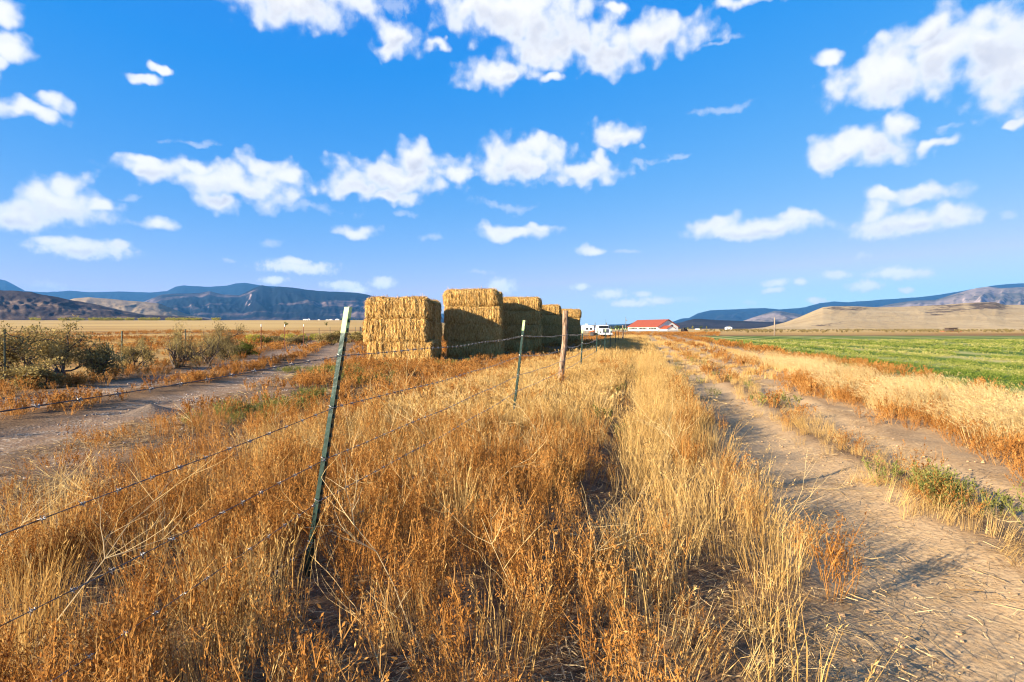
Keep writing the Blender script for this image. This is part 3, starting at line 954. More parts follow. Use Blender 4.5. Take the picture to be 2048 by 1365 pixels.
clip_me = None
for i, (d, h, lean, wood) in enumerate(POSTS):
    x = fx(d); z = gz(x, d)
    if d < 0:
        z -= 0.14
    elif d < 3.5:
        z = z * 0
    loc = (x - root0[0], d - root0[1], z - root0[2])
    lv = (lean, 0.0)
    if wood:
        wood_post(h, 0.072, i, loc, lv, fence)
    else:
        post = t_post(h, 0.145 if i == 1 else 0.15, d < 26, M_green, M_lime, fence, loc, lv, wid=0.86 if d < 15 else 1.1)
        if 0 < d < 20:
            for wz in WZ:
                mb = MB()
                th = np.linspace(0, 2 * math.pi, 11)
                c = np.array([lean * wz / h, 0.0])
                pts = [(*(c + TDIR * 0.024 * math.cos(t) + NDIR * (-0.010 + 0.022 * math.sin(t))), wz + 0.006 * math.sin(2 * t) - 0.004 * math.cos(t)) for t in th]
                mb.tube(pts, 0.0022, 5, cap=False)
                mb.obj('wire_clip', M_clip, post)
    anchors.append((d, x + (NDIR[0] * 0.012 if not wood else 0.085), d + (NDIR[1] * 0.012 if not wood else -0.02), z, lean, h))


def wire_path(k):
    """waypoints of strand k: clipped at every post, sagging between"""
    out = []
    r = random.Random(100 + k)
    for a, b in zip(anchors[:-1], anchors[1:]):
        d0, d1 = a[0], b[0]
        if d0 > 70:
            break
        nseg = int((d1 - d0) / (0.045 if d0 < 3 else 0.06 if d0 < 8 else 0.12 if d0 < 20 else 0.5)) + 2
        za, zb = a[3] + WZ[k], b[3] + WZ[k]
        if d0 < 0:
            za = zb - (0.21, 0.36, 0.30, 0.36, 0.30)[k]
        elif d0 > 15:
            za += [0, -0.03, 0, 0, 0][k]
        sag = r.uniform(0.01, 0.03) + (0.05 if k == 1 and d0 > 8 else 0)
        wob = r.uniform(0, 6)
        for q in range(nseg):
            t = q / nseg
            xx = (a[1] + a[4] * WZ[k] / a[5]) * (1 - t) + (b[1] + b[4] * WZ[k] / b[5]) * t
            yy = a[2] * (1 - t) + b[2] * t
            zz = za * (1 - t) + zb * t - 4 * sag * t * (1 - t) + 0.006 * math.sin(wob + t * (d1 - d0) * 3.3) * math.sin(math.pi * t)
            out.append((xx, yy, zz))
    return np.array(out)


# one barb: two pointed wires wound round the strand
mb = MB()
for k in range(2):
    th = np.linspace(0, 2.6 * math.pi, 9)
    mb.tube([(0.0045 * math.cos(t + k * 3.1), (k - 0.5) * 0.007 + 0.0012 * t, 0.0045 * math.sin(t + k * 3.1)) for t in th], 0.0016, 4)
for ang in (0.5, 1.9, 3.5, 5.1):
    e = np.array([math.cos(ang), 0.25 * math.sin(ang * 3), math.sin(ang)])
    mb.tube([e * 0.003, e * 0.010, e * 0.015], [0.0016, 0.0014, 0.0003], 4)
M_barb = plain('barb_wire', (0.30, 0.29, 0.28), (0.20, 0.17, 0.15), 0.45, 0.7, 30, 0.5)
BARB = mb.mesh('barb', M_barb)
rw = random.Random(3)
for k in range(5):
    path = wire_path(k) - np.array(root0)
    dd = np.concatenate([[0], np.cumsum(np.linalg.norm(np.diff(path, axis=0), axis=1))])
    near = path[:, 1] + root0[1] < 22
    mb = MB()
    for ph in (0, math.pi):
        pp = path[near].copy()
        tw = dd[near] * 2 * math.pi / 0.10 + ph
        pp[:, 0] += 0.0014 * np.cos(tw); pp[:, 2] += 0.0014 * np.sin(tw)
        mb.tube(pp, 0.0014, 5)
    far = path[~near]
    mb.tube(np.vstack([path[near][-1:], far]), 0.0034, 4)
    wire = mb.obj('barbed_wire', M_wire, fence, smooth=True)
    pos = 0.03 * k
    rest = MB()
    count = 0
    while pos < dd[-1]:
        p = np.array([np.interp(pos, dd, path[:, c]) for c in range(3)])
        p2 = np.array([np.interp(pos + 0.02, dd, path[:, c]) for c in range(3)])
        dist = p[1] + root0[1]
        if dist > 24:
            break
        if dist > 0.6:
            if dist < 6.8 and count < 58:
                tv = Vector(p2 - p)
                o = inst('barb', BARB, wire, p, (tv.to_track_quat('Y', 'Z') @ Vector((0, 1, 0)).rotation_difference(Vector((0, 1, 0)))).to_euler())
                o.rotation_euler.rotate_axis('Y', rw.uniform(0, 6.28))
                count += 1
            else:
                for s in range(2):
                    a = rw.uniform(0, 6.28)
                    e = np.array([math.cos(a), 0.1, math.sin(a)]) * 0.015
                    rest.tube([p - e, p + e], 0.002, 3)
                rest.tube([p - [0, 0.01, 0], p + [0, 0.01, 0]], 0.0048, 4)
        pos += 0.128 * rw.uniform(0.93, 1.07)
    ob = rest.obj('far_barbs', M_barb, wire)
    ob['kind'] = 'stuff'

# ------------------------------------------------------------------ second fence beyond the gravel lane
f2 = empty('wire_fence', (-12.4, 13.5, gz(-12.4, 13.5)))
tag(f2, 'thin wire fence on green and rusty steel posts behind the sagebrush', 'fence')
prev = None
F2 = [(8, 1.38, 0), (243, 1.31, 0), (370, 1.36, 0), (522, 1.69, 1), (569, 1.72, 1), (607, 1.75, 1), (638, 1.45, 0), (660, 1.55, 0), (680, 1.5, 0), (711, 1.6, 0), (723, 1.5, 0)]
tops = []
for (u, h, rusty) in F2:
    t = (u - UC) / F
    d = -10.7 / (t + 0.125)
    x = t * d
    z = gz(x, d)
    loc = (x - f2.location.x, d - f2.location.y, z - f2.location.z)
    t_post(h, 0.16 if rusty else 0.10, False, M_rustp if rusty else M_green, M_whitep if rusty else M_green, f2, loc, (0.02, 0), wid=1.0)
    tops.append((x, d, z, h))
for k in range(4):
    pts = []
    for (a, b) in zip(tops[:-1], tops[1:]):
        for q in range(6):
            t = q / 6
            pts.append((a[0] * (1 - t) + b[0] * t + 0.03 - f2.location.x, a[1] * (1 - t) + b[1] * t - f2.location.y, a[2] * (1 - t) + b[2] * t + 1.22 - 0.3 * k - 0.06 * t * (1 - t) - f2.location.z))
    MB().tube(pts, 0.003, 4).obj('fence_wire', M_wire, f2)


# ------------------------------------------------------------------ sagebrush and rabbitbrush
M_sagebark = plain('sage_bark', (0.13, 0.10, 0.08), (0.07, 0.052, 0.042), 0.95, 0, 9, 0.1, 0.6, (6, 6, 1.5))
M_sage = veg('sage_leaves', [(0.11, 0.08, 0.027), (0.23, 0.17, 0.06), (0.36, 0.275, 0.105), (0.49, 0.39, 0.165)], 0.25, 0.1)
M_sagedark = veg('dark_sage_leaves', [(0.12, 0.09, 0.035), (0.22, 0.17, 0.07), (0.33, 0.26, 0.115)], 0.2, 0.1)
M_olive = veg('olive_leaves', [(0.05, 0.06, 0.015), (0.10, 0.12, 0.025), (0.19, 0.19, 0.04)], 0.25, 0.1)
M_yellow = veg('yellow_flower_heads', [(0.20, 0.19, 0.05), (0.38, 0.34, 0.06), (0.55, 0.47, 0.08)], 0.25, 0.1)


def leafy(mb, r, centres, radii, n, size, aspect=0.4, up=0.6, tint=None):
    """many small leaf faces filling soft clumps"""
    k = r.randint(0, len(centres), n)
    dv = r.randn(n, 3); dv /= np.linalg.norm(dv, axis=1)[:, None]
    rr = r.rand(n, 1) ** 0.45
    c = np.asarray(centres)[k] + dv * rr * np.asarray(radii)[k][:, None] * [1, 1, 0.8]
    ax = dv * 0.8 + r.randn(n, 3) * 0.5 + [0, 0, up]; ax /= np.linalg.norm(ax, axis=1)[:, None]
    sd = np.cross(ax, r.randn(n, 3)); sd /= np.linalg.norm(sd, axis=1)[:, None]
    L = size * (0.6 + 0.8 * r.rand(n, 1)); Wd = L * aspect * 0.5
    v = np.stack([c, c + ax * L * 0.55 + sd * Wd, c + ax * L, c + ax * L * 0.55 - sd * Wd], 1).reshape(-1, 3)
    t = (0.25 + 0.6 * r.rand(n)) if tint is None else tint
    t = np.clip(t + np.repeat(r.rand(len(centres)) * 0.3 - 0.15, 1)[k], 0, 1)
    mb.add(v, np.arange(4 * n).reshape(-1, 4), tint=np.repeat(t, 4))


def sagebrush(u, v, w, h, seed, label, lean=0.0, bare=0.35, leaves=2600, mat=None, limbs=6, leaf=0.06):
    d = F * EYE / (v - VH)
    x = (u - UC) / F * d
    z = gz(x, d)
    r = np.random.RandomState(seed)
    root = empty('sagebrush', (x, d, z))
    tag(root, label, 'shrub', 'sagebrush along the wire fence')
    wood = MB(); cen = []; rad = []

    def limb(p, dirv, L, r0, depth):
        pts = [p]; q = p.copy(); dv = dirv.copy()
        n = 6
        for i in range(n):
            dv = dv + r.randn(3) * 0.28 + [0, 0, 0.08]; dv /= np.linalg.norm(dv)
            q = q + dv * L / n; q[2] = max(q[2], 0.04)
            pts.append(q.copy())
        wood.tube(pts, np.linspace(r0, r0 * 0.42, n + 1), 6 if depth < 2 else 4)
        if depth == 2 or (depth == 1 and r.rand() < 0.3):
            cen.append(pts[-1]); rad.append(r.uniform(0.10, 0.19) * h)
            if r.rand() > bare:
                cen.append(pts[-3]); rad.append(r.uniform(0.10, 0.16) * h)
        if depth < 2:
            for i in range(r.randint(2, 4) + (1 - depth)):
                s = pts[r.randint(2, n + 1)]
                nd = dv + r.randn(3) * 0.75 + [0, 0, 0.35]; nd /= np.linalg.norm(nd)
                limb(s.copy(), nd, L * r.uniform(0.5, 0.75), r0 * 0.55, depth + 1)

    for k in range(limbs):
        a = k / limbs * 2 * math.pi + r.uniform(-.5, .5)
        dv = np.array([math.cos(a) * 0.55 * w / h + lean, math.sin(a) * 0.45, 1.0]); dv /= np.linalg.norm(dv)
        limb(np.array([r.uniform(-.09, .09), r.uniform(-.09, .09), -0.05]), dv, h * r.uniform(0.5, 0.72), 0.034 * h, 0)
    wood.obj('branches', M_sagebark, root, smooth=True)
    lf = MB()
    cen = np.array(cen); rad = np.array(rad)
    sx = np.percentile(abs(cen[:, 0]), 95); top = cen[:, 2].max()
    leafy(lf, r, cen, rad * 1.05, int(leaves * 2.0), leaf * .85, 0.42)
    lf.obj('foliage', mat or M_sage, root)
    k = h / max(top + 0.06 * h, 0.1)
    kx = (w / 2) / max(sx + 0.1 * h, 0.1)
    root.scale = (np.clip(kx, .6, 1.5) * 1.08, np.clip(kx, .6, 1.3), np.clip(k, 0.6, 1.4) * 1.12)
    return root


sagebrush(20, 768, 1.7, 1.35, 1, 'pale sagebrush with dark bare twigs, cut off by the picture edge', bare=.45, leaves=3400)
sagebrush(128, 762, 1.9, 1.50, 2, 'large pale sagebrush with a thick leaning trunk, tallest of the near shrubs', lean=-.15, leaves=4200, limbs=5)
sagebrush(196, 757, 1.1, 0.95, 3, 'low grey sagebrush touching the large leaning one', leaves=2200)
sagebrush(70, 778, 1.5, 0.62, 4, 'knee high sagebrush clump beside the gravel lane', leaves=2400, bare=.1)
sagebrush(268, 742, 1.2, 1.0, 5, 'olive sagebrush standing before a green post', leaves=3000, bare=.1)
sagebrush(352, 737, 1.6, 1.42, 6, 'gaunt sagebrush with twisted bare grey limbs', bare=.7, leaves=2300, limbs=8)
sagebrush(416, 731, 1.0, 1.25, 7, 'thin sagebrush of crooked twigs next to the dark round one', bare=.5, leaves=2200, limbs=8)
sagebrush(447, 724, 1.6, 1.45, 8, 'dense dark round sagebrush with a sprig on top', bare=0, leaves=5200, mat=M_sagedark, limbs=9)
sagebrush(487, 716, 1.1, 0.80, 9, 'small dark green bush at the end of the sagebrush row', bare=0, leaves=3000, mat=M_olive, limbs=8)
sagebrush(664, 691, 2.3, 1.05, 10, 'brown sagebrush left of the leaning green post', bare=.1, leaves=3800, mat=M_sage, leaf=.075)
sagebrush(598, 690, 2.0, 0.75, 12, 'low dark sage between two rusty posts', bare=.1, leaves=2400, mat=M_sagedark, leaf=.075)
sagebrush(712, 686, 2.4, 0.95, 13, 'grey sage tucked beside the hay stack edge', bare=.1, leaves=2600, leaf=.085)


def bush(u, v, w, h, seed, label, mat, name='rabbitbrush', cat='shrub', group='yellow rabbitbrush', n=1500, leaf=0.09):
    d = F * EYE / (v - VH)
    x = (u - UC) / F * d
    r = np.random.RandomState(seed)
    root = empty(name, (x, d, gz(x, d)))
    tag(root, label, cat, group)
    st = MB()
    cen = []; rad = []
    for k in range(12):
        a = r.rand() * 6.28; e = r.rand() ** .6
        tip = np.array([math.cos(a) * e * w * 0.42, math.sin(a) * e * w * 0.42, h * (0.85 - 0.35 * e * e)])
        st.tube([(0, 0, -0.05), tip * [0.4, 0.4, 0.5], tip], [0.02, 0.014, 0.006], 4)
        cen.append(tip * [1, 1, 0.92]); rad.append(h * r.uniform(0.2, 0.3)); cen.append(tip * [.7, .7, .5]); rad.append(h * .25)
    st.obj('stems', M_sagebark, root)
    lf = MB(); leafy(lf, r, cen, rad, n, leaf, 0.5)
    lf.obj('foliage', mat, root)
    return root


bush(508, 690, 2.6, 0.95, 31, 'yellow flowering rabbitbrush behind the dark green bush', M_yellow)
bush(525, 691, 1.5, 0.85, 32, 'rounded yellow-green rabbitbrush at the first rusty post', M_olive)
bush(545, 688, 1.7, 0.8, 33, 'small grey-green rabbitbrush right of the first rusty post', M_sagedark)
bush(558, 687, 1.2, 0.6, 34, 'lowest rabbitbrush of the row, dark', M_sagedark)
bush(577, 684, 2.6, 0.9, 35, 'bright yellow rabbitbrush behind the middle rusty post', M_yellow)
bush(618, 683, 3.6, 0.9, 36, 'broad pale yellow rabbitbrush behind the third rusty post', M_yellow, n=2200)
bush(640, 682, 3.0, 0.85, 37, 'yellow rabbitbrush past the rusty posts', M_yellow)
bush(724, 679, 3.4, 1.1, 38, 'yellowish rabbitbrush hard against the hay', M_yellow)


# ------------------------------------------------------------------ scatter: uncountable vegetation
def scatter(name, mat, protos, pts, seed, scale, tilt=0.12, wind=None, label=None, cat='grass'):
    """one stuff object; every point carries its own turn, size and choice of plant"""
    r = np.random.RandomState(seed)
    n = len(pts)
    z = ground_h(pts[:, 0], pts[:, 1])
    P = np.stack([pts[:, 0], pts[:, 1], z - 0.01], 1)
    me = bpy.data.meshes.new(name)
    me.vertices.add(n)
    me.vertices.foreach_set('co', P.astype(np.float32).ravel())
    rot = np.stack([r.randn(n) * tilt, r.randn(n) * tilt, (r.rand(n) * 2 * math.pi) if wind is None else wind + r.randn(n) * 0.35], 1)
    sc = np.asarray(scale) * np.clip(1 + 0.2 * r.randn(n), 0.55, 1.4)
    a = me.attributes.new('rot', 'FLOAT_VECTOR', 'POINT'); a.data.foreach_set('vector', rot.astype(np.float32).ravel())
    a = me.attributes.new('siz', 'FLOAT', 'POINT'); a.data.foreach_set('value', sc.astype(np.float32))
    a = me.attributes.new('pick', 'INT', 'POINT'); a.data.foreach_set('value', r.randint(0, len(protos), n).astype(np.int32))
    me.update()
    o = bpy.data.objects.new(name, me)
    COL.objects.link(o)
    coll = bpy.data.collections.new(name + '_plants')
    for i, pm in enumerate(protos):
        po = bpy.data.objects.new(f'{name}_plant', pm)
        coll.objects.link(po)
    ng = bpy.data.node_groups.new(name, 'GeometryNodeTree')
    ng.interface.new_socket('Geometry', in_out='INPUT', socket_type='NodeSocketGeometry')
    ng.interface.new_socket('Geometry', in_out='OUTPUT', socket_type='NodeSocketGeometry')
    N = ng.nodes; Lk = ng.links
    gi = N.new('NodeGroupInput'); go = N.new('NodeGroupOutput')
    ci = N.new('GeometryNodeCollectionInfo')
    ci.inputs['Collection'].default_value = coll
    ci.inputs['Separate Children'].default_value = True
    ci.inputs['Reset Children'].default_value = True
    ip = N.new('GeometryNodeInstanceOnPoints')
    ip.inputs['Pick Instance'].default_value = True

    def named(nm, t):
        q = N.new('GeometryNodeInputNamedAttribute'); q.data_type = t; q.inputs['Name'].default_value = nm
        return q.outputs['Attribute']
    e2r = N.new('FunctionNodeEulerToRotation')
    Lk.new(named('rot', 'FLOAT_VECTOR'), e2r.inputs[0])
    Lk.new(gi.outputs[0], ip.inputs['Points'])
    Lk.new(ci.outputs[0], ip.inputs['Instance'])
    Lk.new(named('pick', 'INT'), ip.inputs['Instance Index'])
    Lk.new(e2r.outputs[0], ip.inputs['Rotation'])
    Lk.new(named('siz', 'FLOAT'), ip.inputs['Scale'])
    Lk.new(ip.outputs[0], go.inputs[0])
    md = o.modifiers.new('scatter', 'NODES')
    md.node_group = ng
    tag(o, label, cat, None, 'stuff')
    return o


def blades(mb, r, n, h, spread, width, bend=0.25, wind=0.0, hvar=0.35, tint=(0.2, 0.9), segs=2):
    """n thin upright blades rising from a small tuft, with bent tips"""
    a = r.rand(n) * 2 * math.pi
    rad = spread * np.sqrt(r.rand(n))
    b = np.stack([rad * np.cos(a), rad * np.sin(a), np.zeros(n)], 1)
    hh = h * (1 - hvar * r.rand(n))
    out = np.stack([np.cos(a + r.randn(n) * .8), np.sin(a + r.randn(n) * .8), np.zeros(n)], 1)
    be = (bend * (0.25 + r.rand(n)) * hh)[:, None]
    wv = np.array([wind, 0, 0])[None] * hh[:, None]
    mid = b + out * be * 0.35 + wv * 0.30 + np.stack([0 * hh, 0 * hh, hh * 0.55], 1)
    tip = b + out * be + wv + np.stack([0 * hh, 0 * hh, hh * (1 - 0.25 * bend - 0.3 * abs(wind))], 1)
    fa = r.rand(n) * 2 * math.pi
    sd = np.stack([np.cos(fa), np.sin(fa), np.zeros(n)], 1) * (width * (0.6 + 0.8 * r.rand(n)))[:, None] * 0.5
    v = np.stack([b - sd, b + sd, mid + sd * 0.8, mid - sd * 0.8, tip], 1).reshape(-1, 3)
    i = np.arange(n)[:, None] * 5
    mb.add(v, i + np.array([[0, 1, 2, 3]]), i + np.array([[3, 2, 4]]), tint=np.repeat(tint[0] + (tint[1] - tint[0]) * r.rand(n), 5))
    return mid, tip


def bits(mb, r, c, dv, L, Wd, tint):
    n = len(c)
    dv = dv / (np.linalg.norm(dv, axis=1)[:, None] + 1e-9)
    sd = np.cross(dv, r.randn(n, 3)); sd /= np.linalg.norm(sd, axis=1)[:, None] + 1e-9
    L = np.broadcast_to(L, (n,))[:, None] * (0.55 + 0.9 * r.rand(n, 1)); Wd = L * Wd
    v = np.stack([c, c + dv * L * .5 + sd * Wd * .5, c + dv * L, c + dv * L * .5 - sd * Wd * .5], 1).reshape(-1, 3)
    mb.add(v, np.arange(4 * n).reshape(-1, 4), tint=np.repeat(tint, 4))


def grass_tuft(seed, mat, n, h, spread, width, bend=.25, wind=0., heads=0.3, head_len=.05, tint=(.2, .9)):
    r = np.random.RandomState(seed)
    mb = MB()
    mid, tip = blades(mb, r, n, h, spread, width, bend, wind, tint=tint)
    m = int(n * heads)
    if m:
        k = 6
        t = np.repeat(tip[:m], k, 0); md = np.repeat(mid[:m], k, 0)
        f = np.tile(np.linspace(0, .3, k), m)[:, None]
        bits(mb, r, t * (1 - f) + md * f, (t - md) + r.randn(m * k, 3) * .12 * h, head_len, .17, .35 + .6 * r.rand(m * k))
    return mb.mesh('tuft', mat)


def weed_plant(seed, mat, stems, h, spread, nb, bl, bw=.45, branch=.5, sw=.0045, low=.25):
    """bushy dried weed: upright stalks thick with curled leaves and seed heads"""
    r = np.random.RandomState(seed)
    mb = MB()
    P0, P1 = [], []
    for k in range(stems):
        a = r.rand() * 6.283; rad = spread * math.sqrt(r.rand())
        b = np.array([rad * .35 * math.cos(a), rad * .35 * math.sin(a), 0])
        tip = np.array([rad * math.cos(a), rad * math.sin(a), 0]) + r.randn(3) * [.05, .05, 0] * h + [0, 0, h * r.uniform(.6, 1.05)]
        md = (b + tip) / 2 + r.randn(3) * .035 * h
        P0.append((b, md, tip))
        for q in range(int(branch * 8)):
            f = r.uniform(.3, .85)
            s = b * (1 - f) + tip * f
            e = s + np.array([r.randn() * .09, r.randn() * .09, abs(r.randn()) * .16 + .14]) * h
            P0.append((s, (s + e) / 2 + r.randn(3) * .012 * h, e))
    for (b, md, tip) in P0:
        fa = r.rand() * 6.283
        sd = np.array([math.cos(fa), math.sin(fa), 0]) * sw * .5
        mb.add([b - sd, b + sd, md + sd * .8, md - sd * .8, tip], [[0, 1, 2, 3]], [[3, 2, 4]], tint=r.uniform(.55, 1.0))
    A = np.array([p[0] for p in P0]); B = np.array([p[2] for p in P0])
    k = r.randint(0, len(P0), nb)
    f = low + (1 - low) * r.rand(nb, 1) ** .8
    c = A[k] * (1 - f) + B[k] * f + r.randn(nb, 3) * .012 * h
    c[:, 2] = np.maximum(c[:, 2], .01)
    bits(mb, r, c, (B - A)[k] * .8 + r.randn(nb, 3) * .22 * h, bl, bw, np.clip(.40 + .24 * r.randn(nb), 0, 1))
    return mb.mesh('weed', mat)


M_grass = veg('tan_grass', [(0.26, 0.13, 0.036), (0.45, 0.265, 0.08), (0.60, 0.395, 0.145), (0.72, 0.53, 0.24)], 0.3, 0.35, 0.5, 0.5)
M_pale = veg('pale_grass', [(0.42, 0.25, 0.085), (0.60, 0.41, 0.165), (0.70, 0.52, 0.24), (0.78, 0.63, 0.36)], 0.35, 0.3)
M_weed = veg('orange_weed', [(0.12, 0.046, 0.013), (0.30, 0.122, 0.028), (0.46, 0.22, 0.055), (0.64, 0.39, 0.14)], 0.3, 0.3, 0.6, 0.45)
M_weedlow = veg('rust_weed', [(0.14, 0.052, 0.014), (0.32, 0.135, 0.032), (0.45, 0.215, 0.058), (0.58, 0.34, 0.12)], 0.3, 0.35, 0.4, 0.4)
M_litter = veg('dry_litter', [(0.10, 0.055, 0.025), (0.27, 0.165, 0.07), (0.46, 0.31, 0.14), (0.64, 0.48, 0.25)], 0.1, 0.25)
M_gweed = veg('green_weed', [(0.07, 0.085, 0.02), (0.15, 0.165, 0.04), (0.27, 0.25, 0.075), (0.42, 0.33, 0.11)], 0.3, 0.35)
M_alf = veg('alfalfa', [(0.08, 0.13, 0.02), (0.16, 0.21, 0.036), (0.29, 0.30, 0.075), (0.46, 0.40, 0.15)], 0.3, 0.15, swath=True)
M_stone = plain('lane_stone', (0.36, 0.29, 0.235), (0.25, 0.195, 0.155), 0.9, 0, 30)

T_near = [grass_tuft(200 + k, M_grass, 70, .42, .15, .0031, .30, 0, .3, .020) for k in range(6)]
T_stalk = [grass_tuft(230 + k, M_grass, 52, .46, .15, .0033, .36, 0, .4, .020) for k in range(6)]
T_mid = [grass_tuft(210 + k, M_grass, 75, .31, .20, .0056, .34, 0, .3, .034) for k in range(4)]
T_far = [grass_tuft(220 + k, M_grass, 60, .36, .30, .015, .34, 0, .15, .05) for k in range(3)]
W_near = [weed_plant(300 + k, M_weed, 9, .35, .11, 430, .0120, .40, .75, .0032, .2) for k in range(8)]
W_mid = [weed_plant(310 + k, M_weed, 9, .38, .16, 260, .022, .42, .5, .006) for k in range(4)]
L_near = [weed_plant(330 + k, M_weedlow, 11, .24, .20, 330, .015, .4, .7, .0035, .1) for k in range(4)]
L_mid = [weed_plant(335 + k, M_weedlow, 11, .24, .22, 180, .030, .4, .5, .007, .1) for k in range(4)]
L_far = [weed_plant(340 + k, M_weedlow, 10, .28, .38, 110, .07, .4, .4, .014, .1) for k in range(3)]
PALE = [grass_tuft(350 + k, M_pale, 70, .60, .20, .0042, .32, -.55 + .12 * (k % 3), .6, .030) for k in range(6)]
GW = [weed_plant(360 + k, M_gweed, 9, .24, .16, 230, .024, .4, .6, .005, .1) for k in range(3)]
AL = [weed_plant(370 + k, M_alf, 6, .075, .15, 60, .032, .45, .2, .007, .1) for k in range(3)]
AL2 = [weed_plant(374 + k, M_alf, 6, .08, .28, 50, .06, .45, .2, .014, .1) for k in range(3)]


def skeleton(seed, mat, h, nb, sw):
    """leafless pale branching stalk of a dead mustard"""
    r = np.random.RandomState(seed)
    mb = MB()

    def twig(p, dv, L, w, depth):
        n = 4
        pts = [p]
        for i in range(n):
            dv = dv + r.randn(3) * .13 + [0, 0, .07]; dv = dv / np.linalg.norm(dv)
            pts.append(pts[-1] + dv * L / n)
        mb.tube(pts, np.linspace(w, w * .45, n + 1), 3, tint=r.uniform(.55, 1), cap=False)
        if depth < 2:
            for q in range(nb if depth == 0 else 3):
                b = pts[r.randint(1, n + 1)]
                nd = dv + r.randn(3) * .55; nd[2] = abs(nd[2]); nd /= np.linalg.norm(nd)
                twig(b, nd, L * r.uniform(.35, .65), w * .6, depth + 1)
    a = r.rand() * 6.283
    dv = np.array([math.cos(a) * .45, math.sin(a) * .45, 1.0])
    twig(np.zeros(3), dv / np.linalg.norm(dv), h, sw, 0)
    return mb.mesh('stalk', mat)


def litter_mesh(seed, n, R, lmin, lmax, wd):
    r = np.random.RandomState(seed)
    mb = MB()
    a = r.rand(n) * 6.283; rad = R * np.sqrt(r.rand(n))
    c = np.stack([rad * np.cos(a), rad * np.sin(a), .012 + .03 * r.rand(n) ** 2], 1)
    t = r.rand(n) * 6.283
    L = (lmin + (lmax - lmin) * r.rand(n) ** 2)[:, None]
    dv = np.stack([np.cos(t), np.sin(t), r.randn(n) * .13], 1)
    sd = np.stack([-np.sin(t), np.cos(t), r.randn(n) * .5], 1) * (wd * (.6 + .8 * r.rand(n)))[:, None] * .5
    bow = np.stack([-np.sin(t), np.cos(t), 0 * t + .25], 1) * L * (.12 * r.randn(n))[:, None]
    v = np.stack([c - dv * L * .5 - sd, c - dv * L * .5 + sd, c + bow + sd, c + bow - sd, c + dv * L * .5 + sd, c + dv * L * .5 - sd], 1).reshape(-1, 3)
    v[:, 2] = np.maximum(v[:, 2], .006)
    i = np.arange(n)[:, None] * 6
    q = np.concatenate([i + np.array([[0, 1, 2, 3]]), i + np.array([[3, 2, 4, 5]])])
    mb.add(v, q, tint=np.repeat(.1 + .9 * r.rand(n), 6))
    return mb.mesh('litter', M_litter)


LIT = [litter_mesh(400 + k, 130, .40, .02, .15, .0024) for k in range(6)]
LIT_far = [litter_mesh(410 + k, 60, .5, .08, .34, .010) for k in range(3)]


def stone_mesh(seed):
    r = np.random.RandomState(seed)
    mb = MB()
    for k in range(14):
        a = r.rand() * 6.283; q = .35 * math.sqrt(r.rand())
        s = .006 + .014 * r.rand() ** 2
        th = np.arange(6) * math.pi / 3
        ring0 = np.stack([np.cos(th) * s * (.8 + .5 * r.rand(6)), np.sin(th) * s * (.7 + .4 * r.rand(6)), 0 * th - .004], 1)
        ring1 = ring0 * [.72, .72, 0] + np.stack([0 * th, 0 * th, s * (.45 + .3 * r.rand(6))], 1)
        v = np.concatenate([ring0, ring1]) + [q * math.cos(a), q * math.sin(a), 0]
        f = [[i, (i + 1) % 6, 6 + (i + 1) % 6, 6 + i] for i in range(6)] + [[6, 7, 8, 9], [6, 9, 10, 11]]
        mb.add(v, f, tint=r.rand())
    return mb.mesh('stones', M_stone)


STONES = [stone_mesh(420 + k) for k in range(4)]
M_clod = plain('soil_clod', (0.46, 0.29, 0.15), (0.36, 0.22, 0.11), 0.95, 0, 30)
CLODS = []
for k in range(3):
    cm = stone_mesh(430 + k); cm.materials.clear(); cm.materials.append(M_clod); CLODS.append(cm)


def in_view(x, y, m=0.08):
    t = x / np.maximum(y, .1)
    return (y > 1.3) & (abs(t) < 0.93 + m + 0.25 / np.maximum(y, .5))


def clear_of_stacks(x, y):
    k = np.ones(len(x), bool)
    for (x0, x1, y0, y1) in STACK_BOXES:
        k &= ~((x > x0) & (x < x1) & (y > y0) & (y < y1))
    return k


def spread(seed, x0, x1, y0, y1, per_m2, dens, least=.03):
    """points in a box, kept where dens(x, y) says so"""
    r = np.random.RandomState(seed)
    n = int((x1 - x0) * (y1 - y0) * per_m2)
    x = x0 + (x1 - x0) * r.rand(n); y = y0 + (y1 - y0) * r.rand(n)
    k = in_view(x, y) & clear_of_stacks(x, y)
    x, y = x[k], y[k]
    s, w = s_of(x, y), w_of(x, y)
    clump = fbm(x * .8 + seed, y * .8, 3)
    p = np.clip(dens(x, y, s, w), 0, 1) * np.clip((clump - .34) * 3.6, least, 1)
    k = r.rand(len(x)) < p
    return np.stack([x[k], y[k]], 1)


def post_gap(x, y):
    # growth is thinner round the posts
    k = np.ones_like(x)
    for (d, reach) in ((3.2, 1.0), (8.46, 1.3)):
        t = fx(d) / d
        k = np.where((abs(x - t * y) < .16) & (y > d - reach) & (y < d + .15), .18, k)
    return k


def d_weed(x, y, s, w):          # tall orange weeds on both sides of the near fence
    left = sstep(2.2, 3.5, w) * (s < 0.2) * (1 - .75 * sstep(6, 10, y)) * (1 - sstep(9, 16, y))
    right = np.maximum(band(s, -.3, 1.42, .2), .8 * band(s, 1.2, 2.2, .2) * (1 - sstep(2.5, 3.7, y))) * (1 - .85 * sstep(5, 8.5, y)) * (0.35 + .65 * sstep(2.0, 3.6, y))
    thin = 1 - .25 * sstep(-.1, .9, x) * (1 - sstep(2.2, 3.0, y))
    return np.maximum(np.maximum(left * .9, right * .8) * thin, .4 * band(s, 2.35, 2.9, .12) * sstep(2.5, 3, y)) * post_gap(x, y)


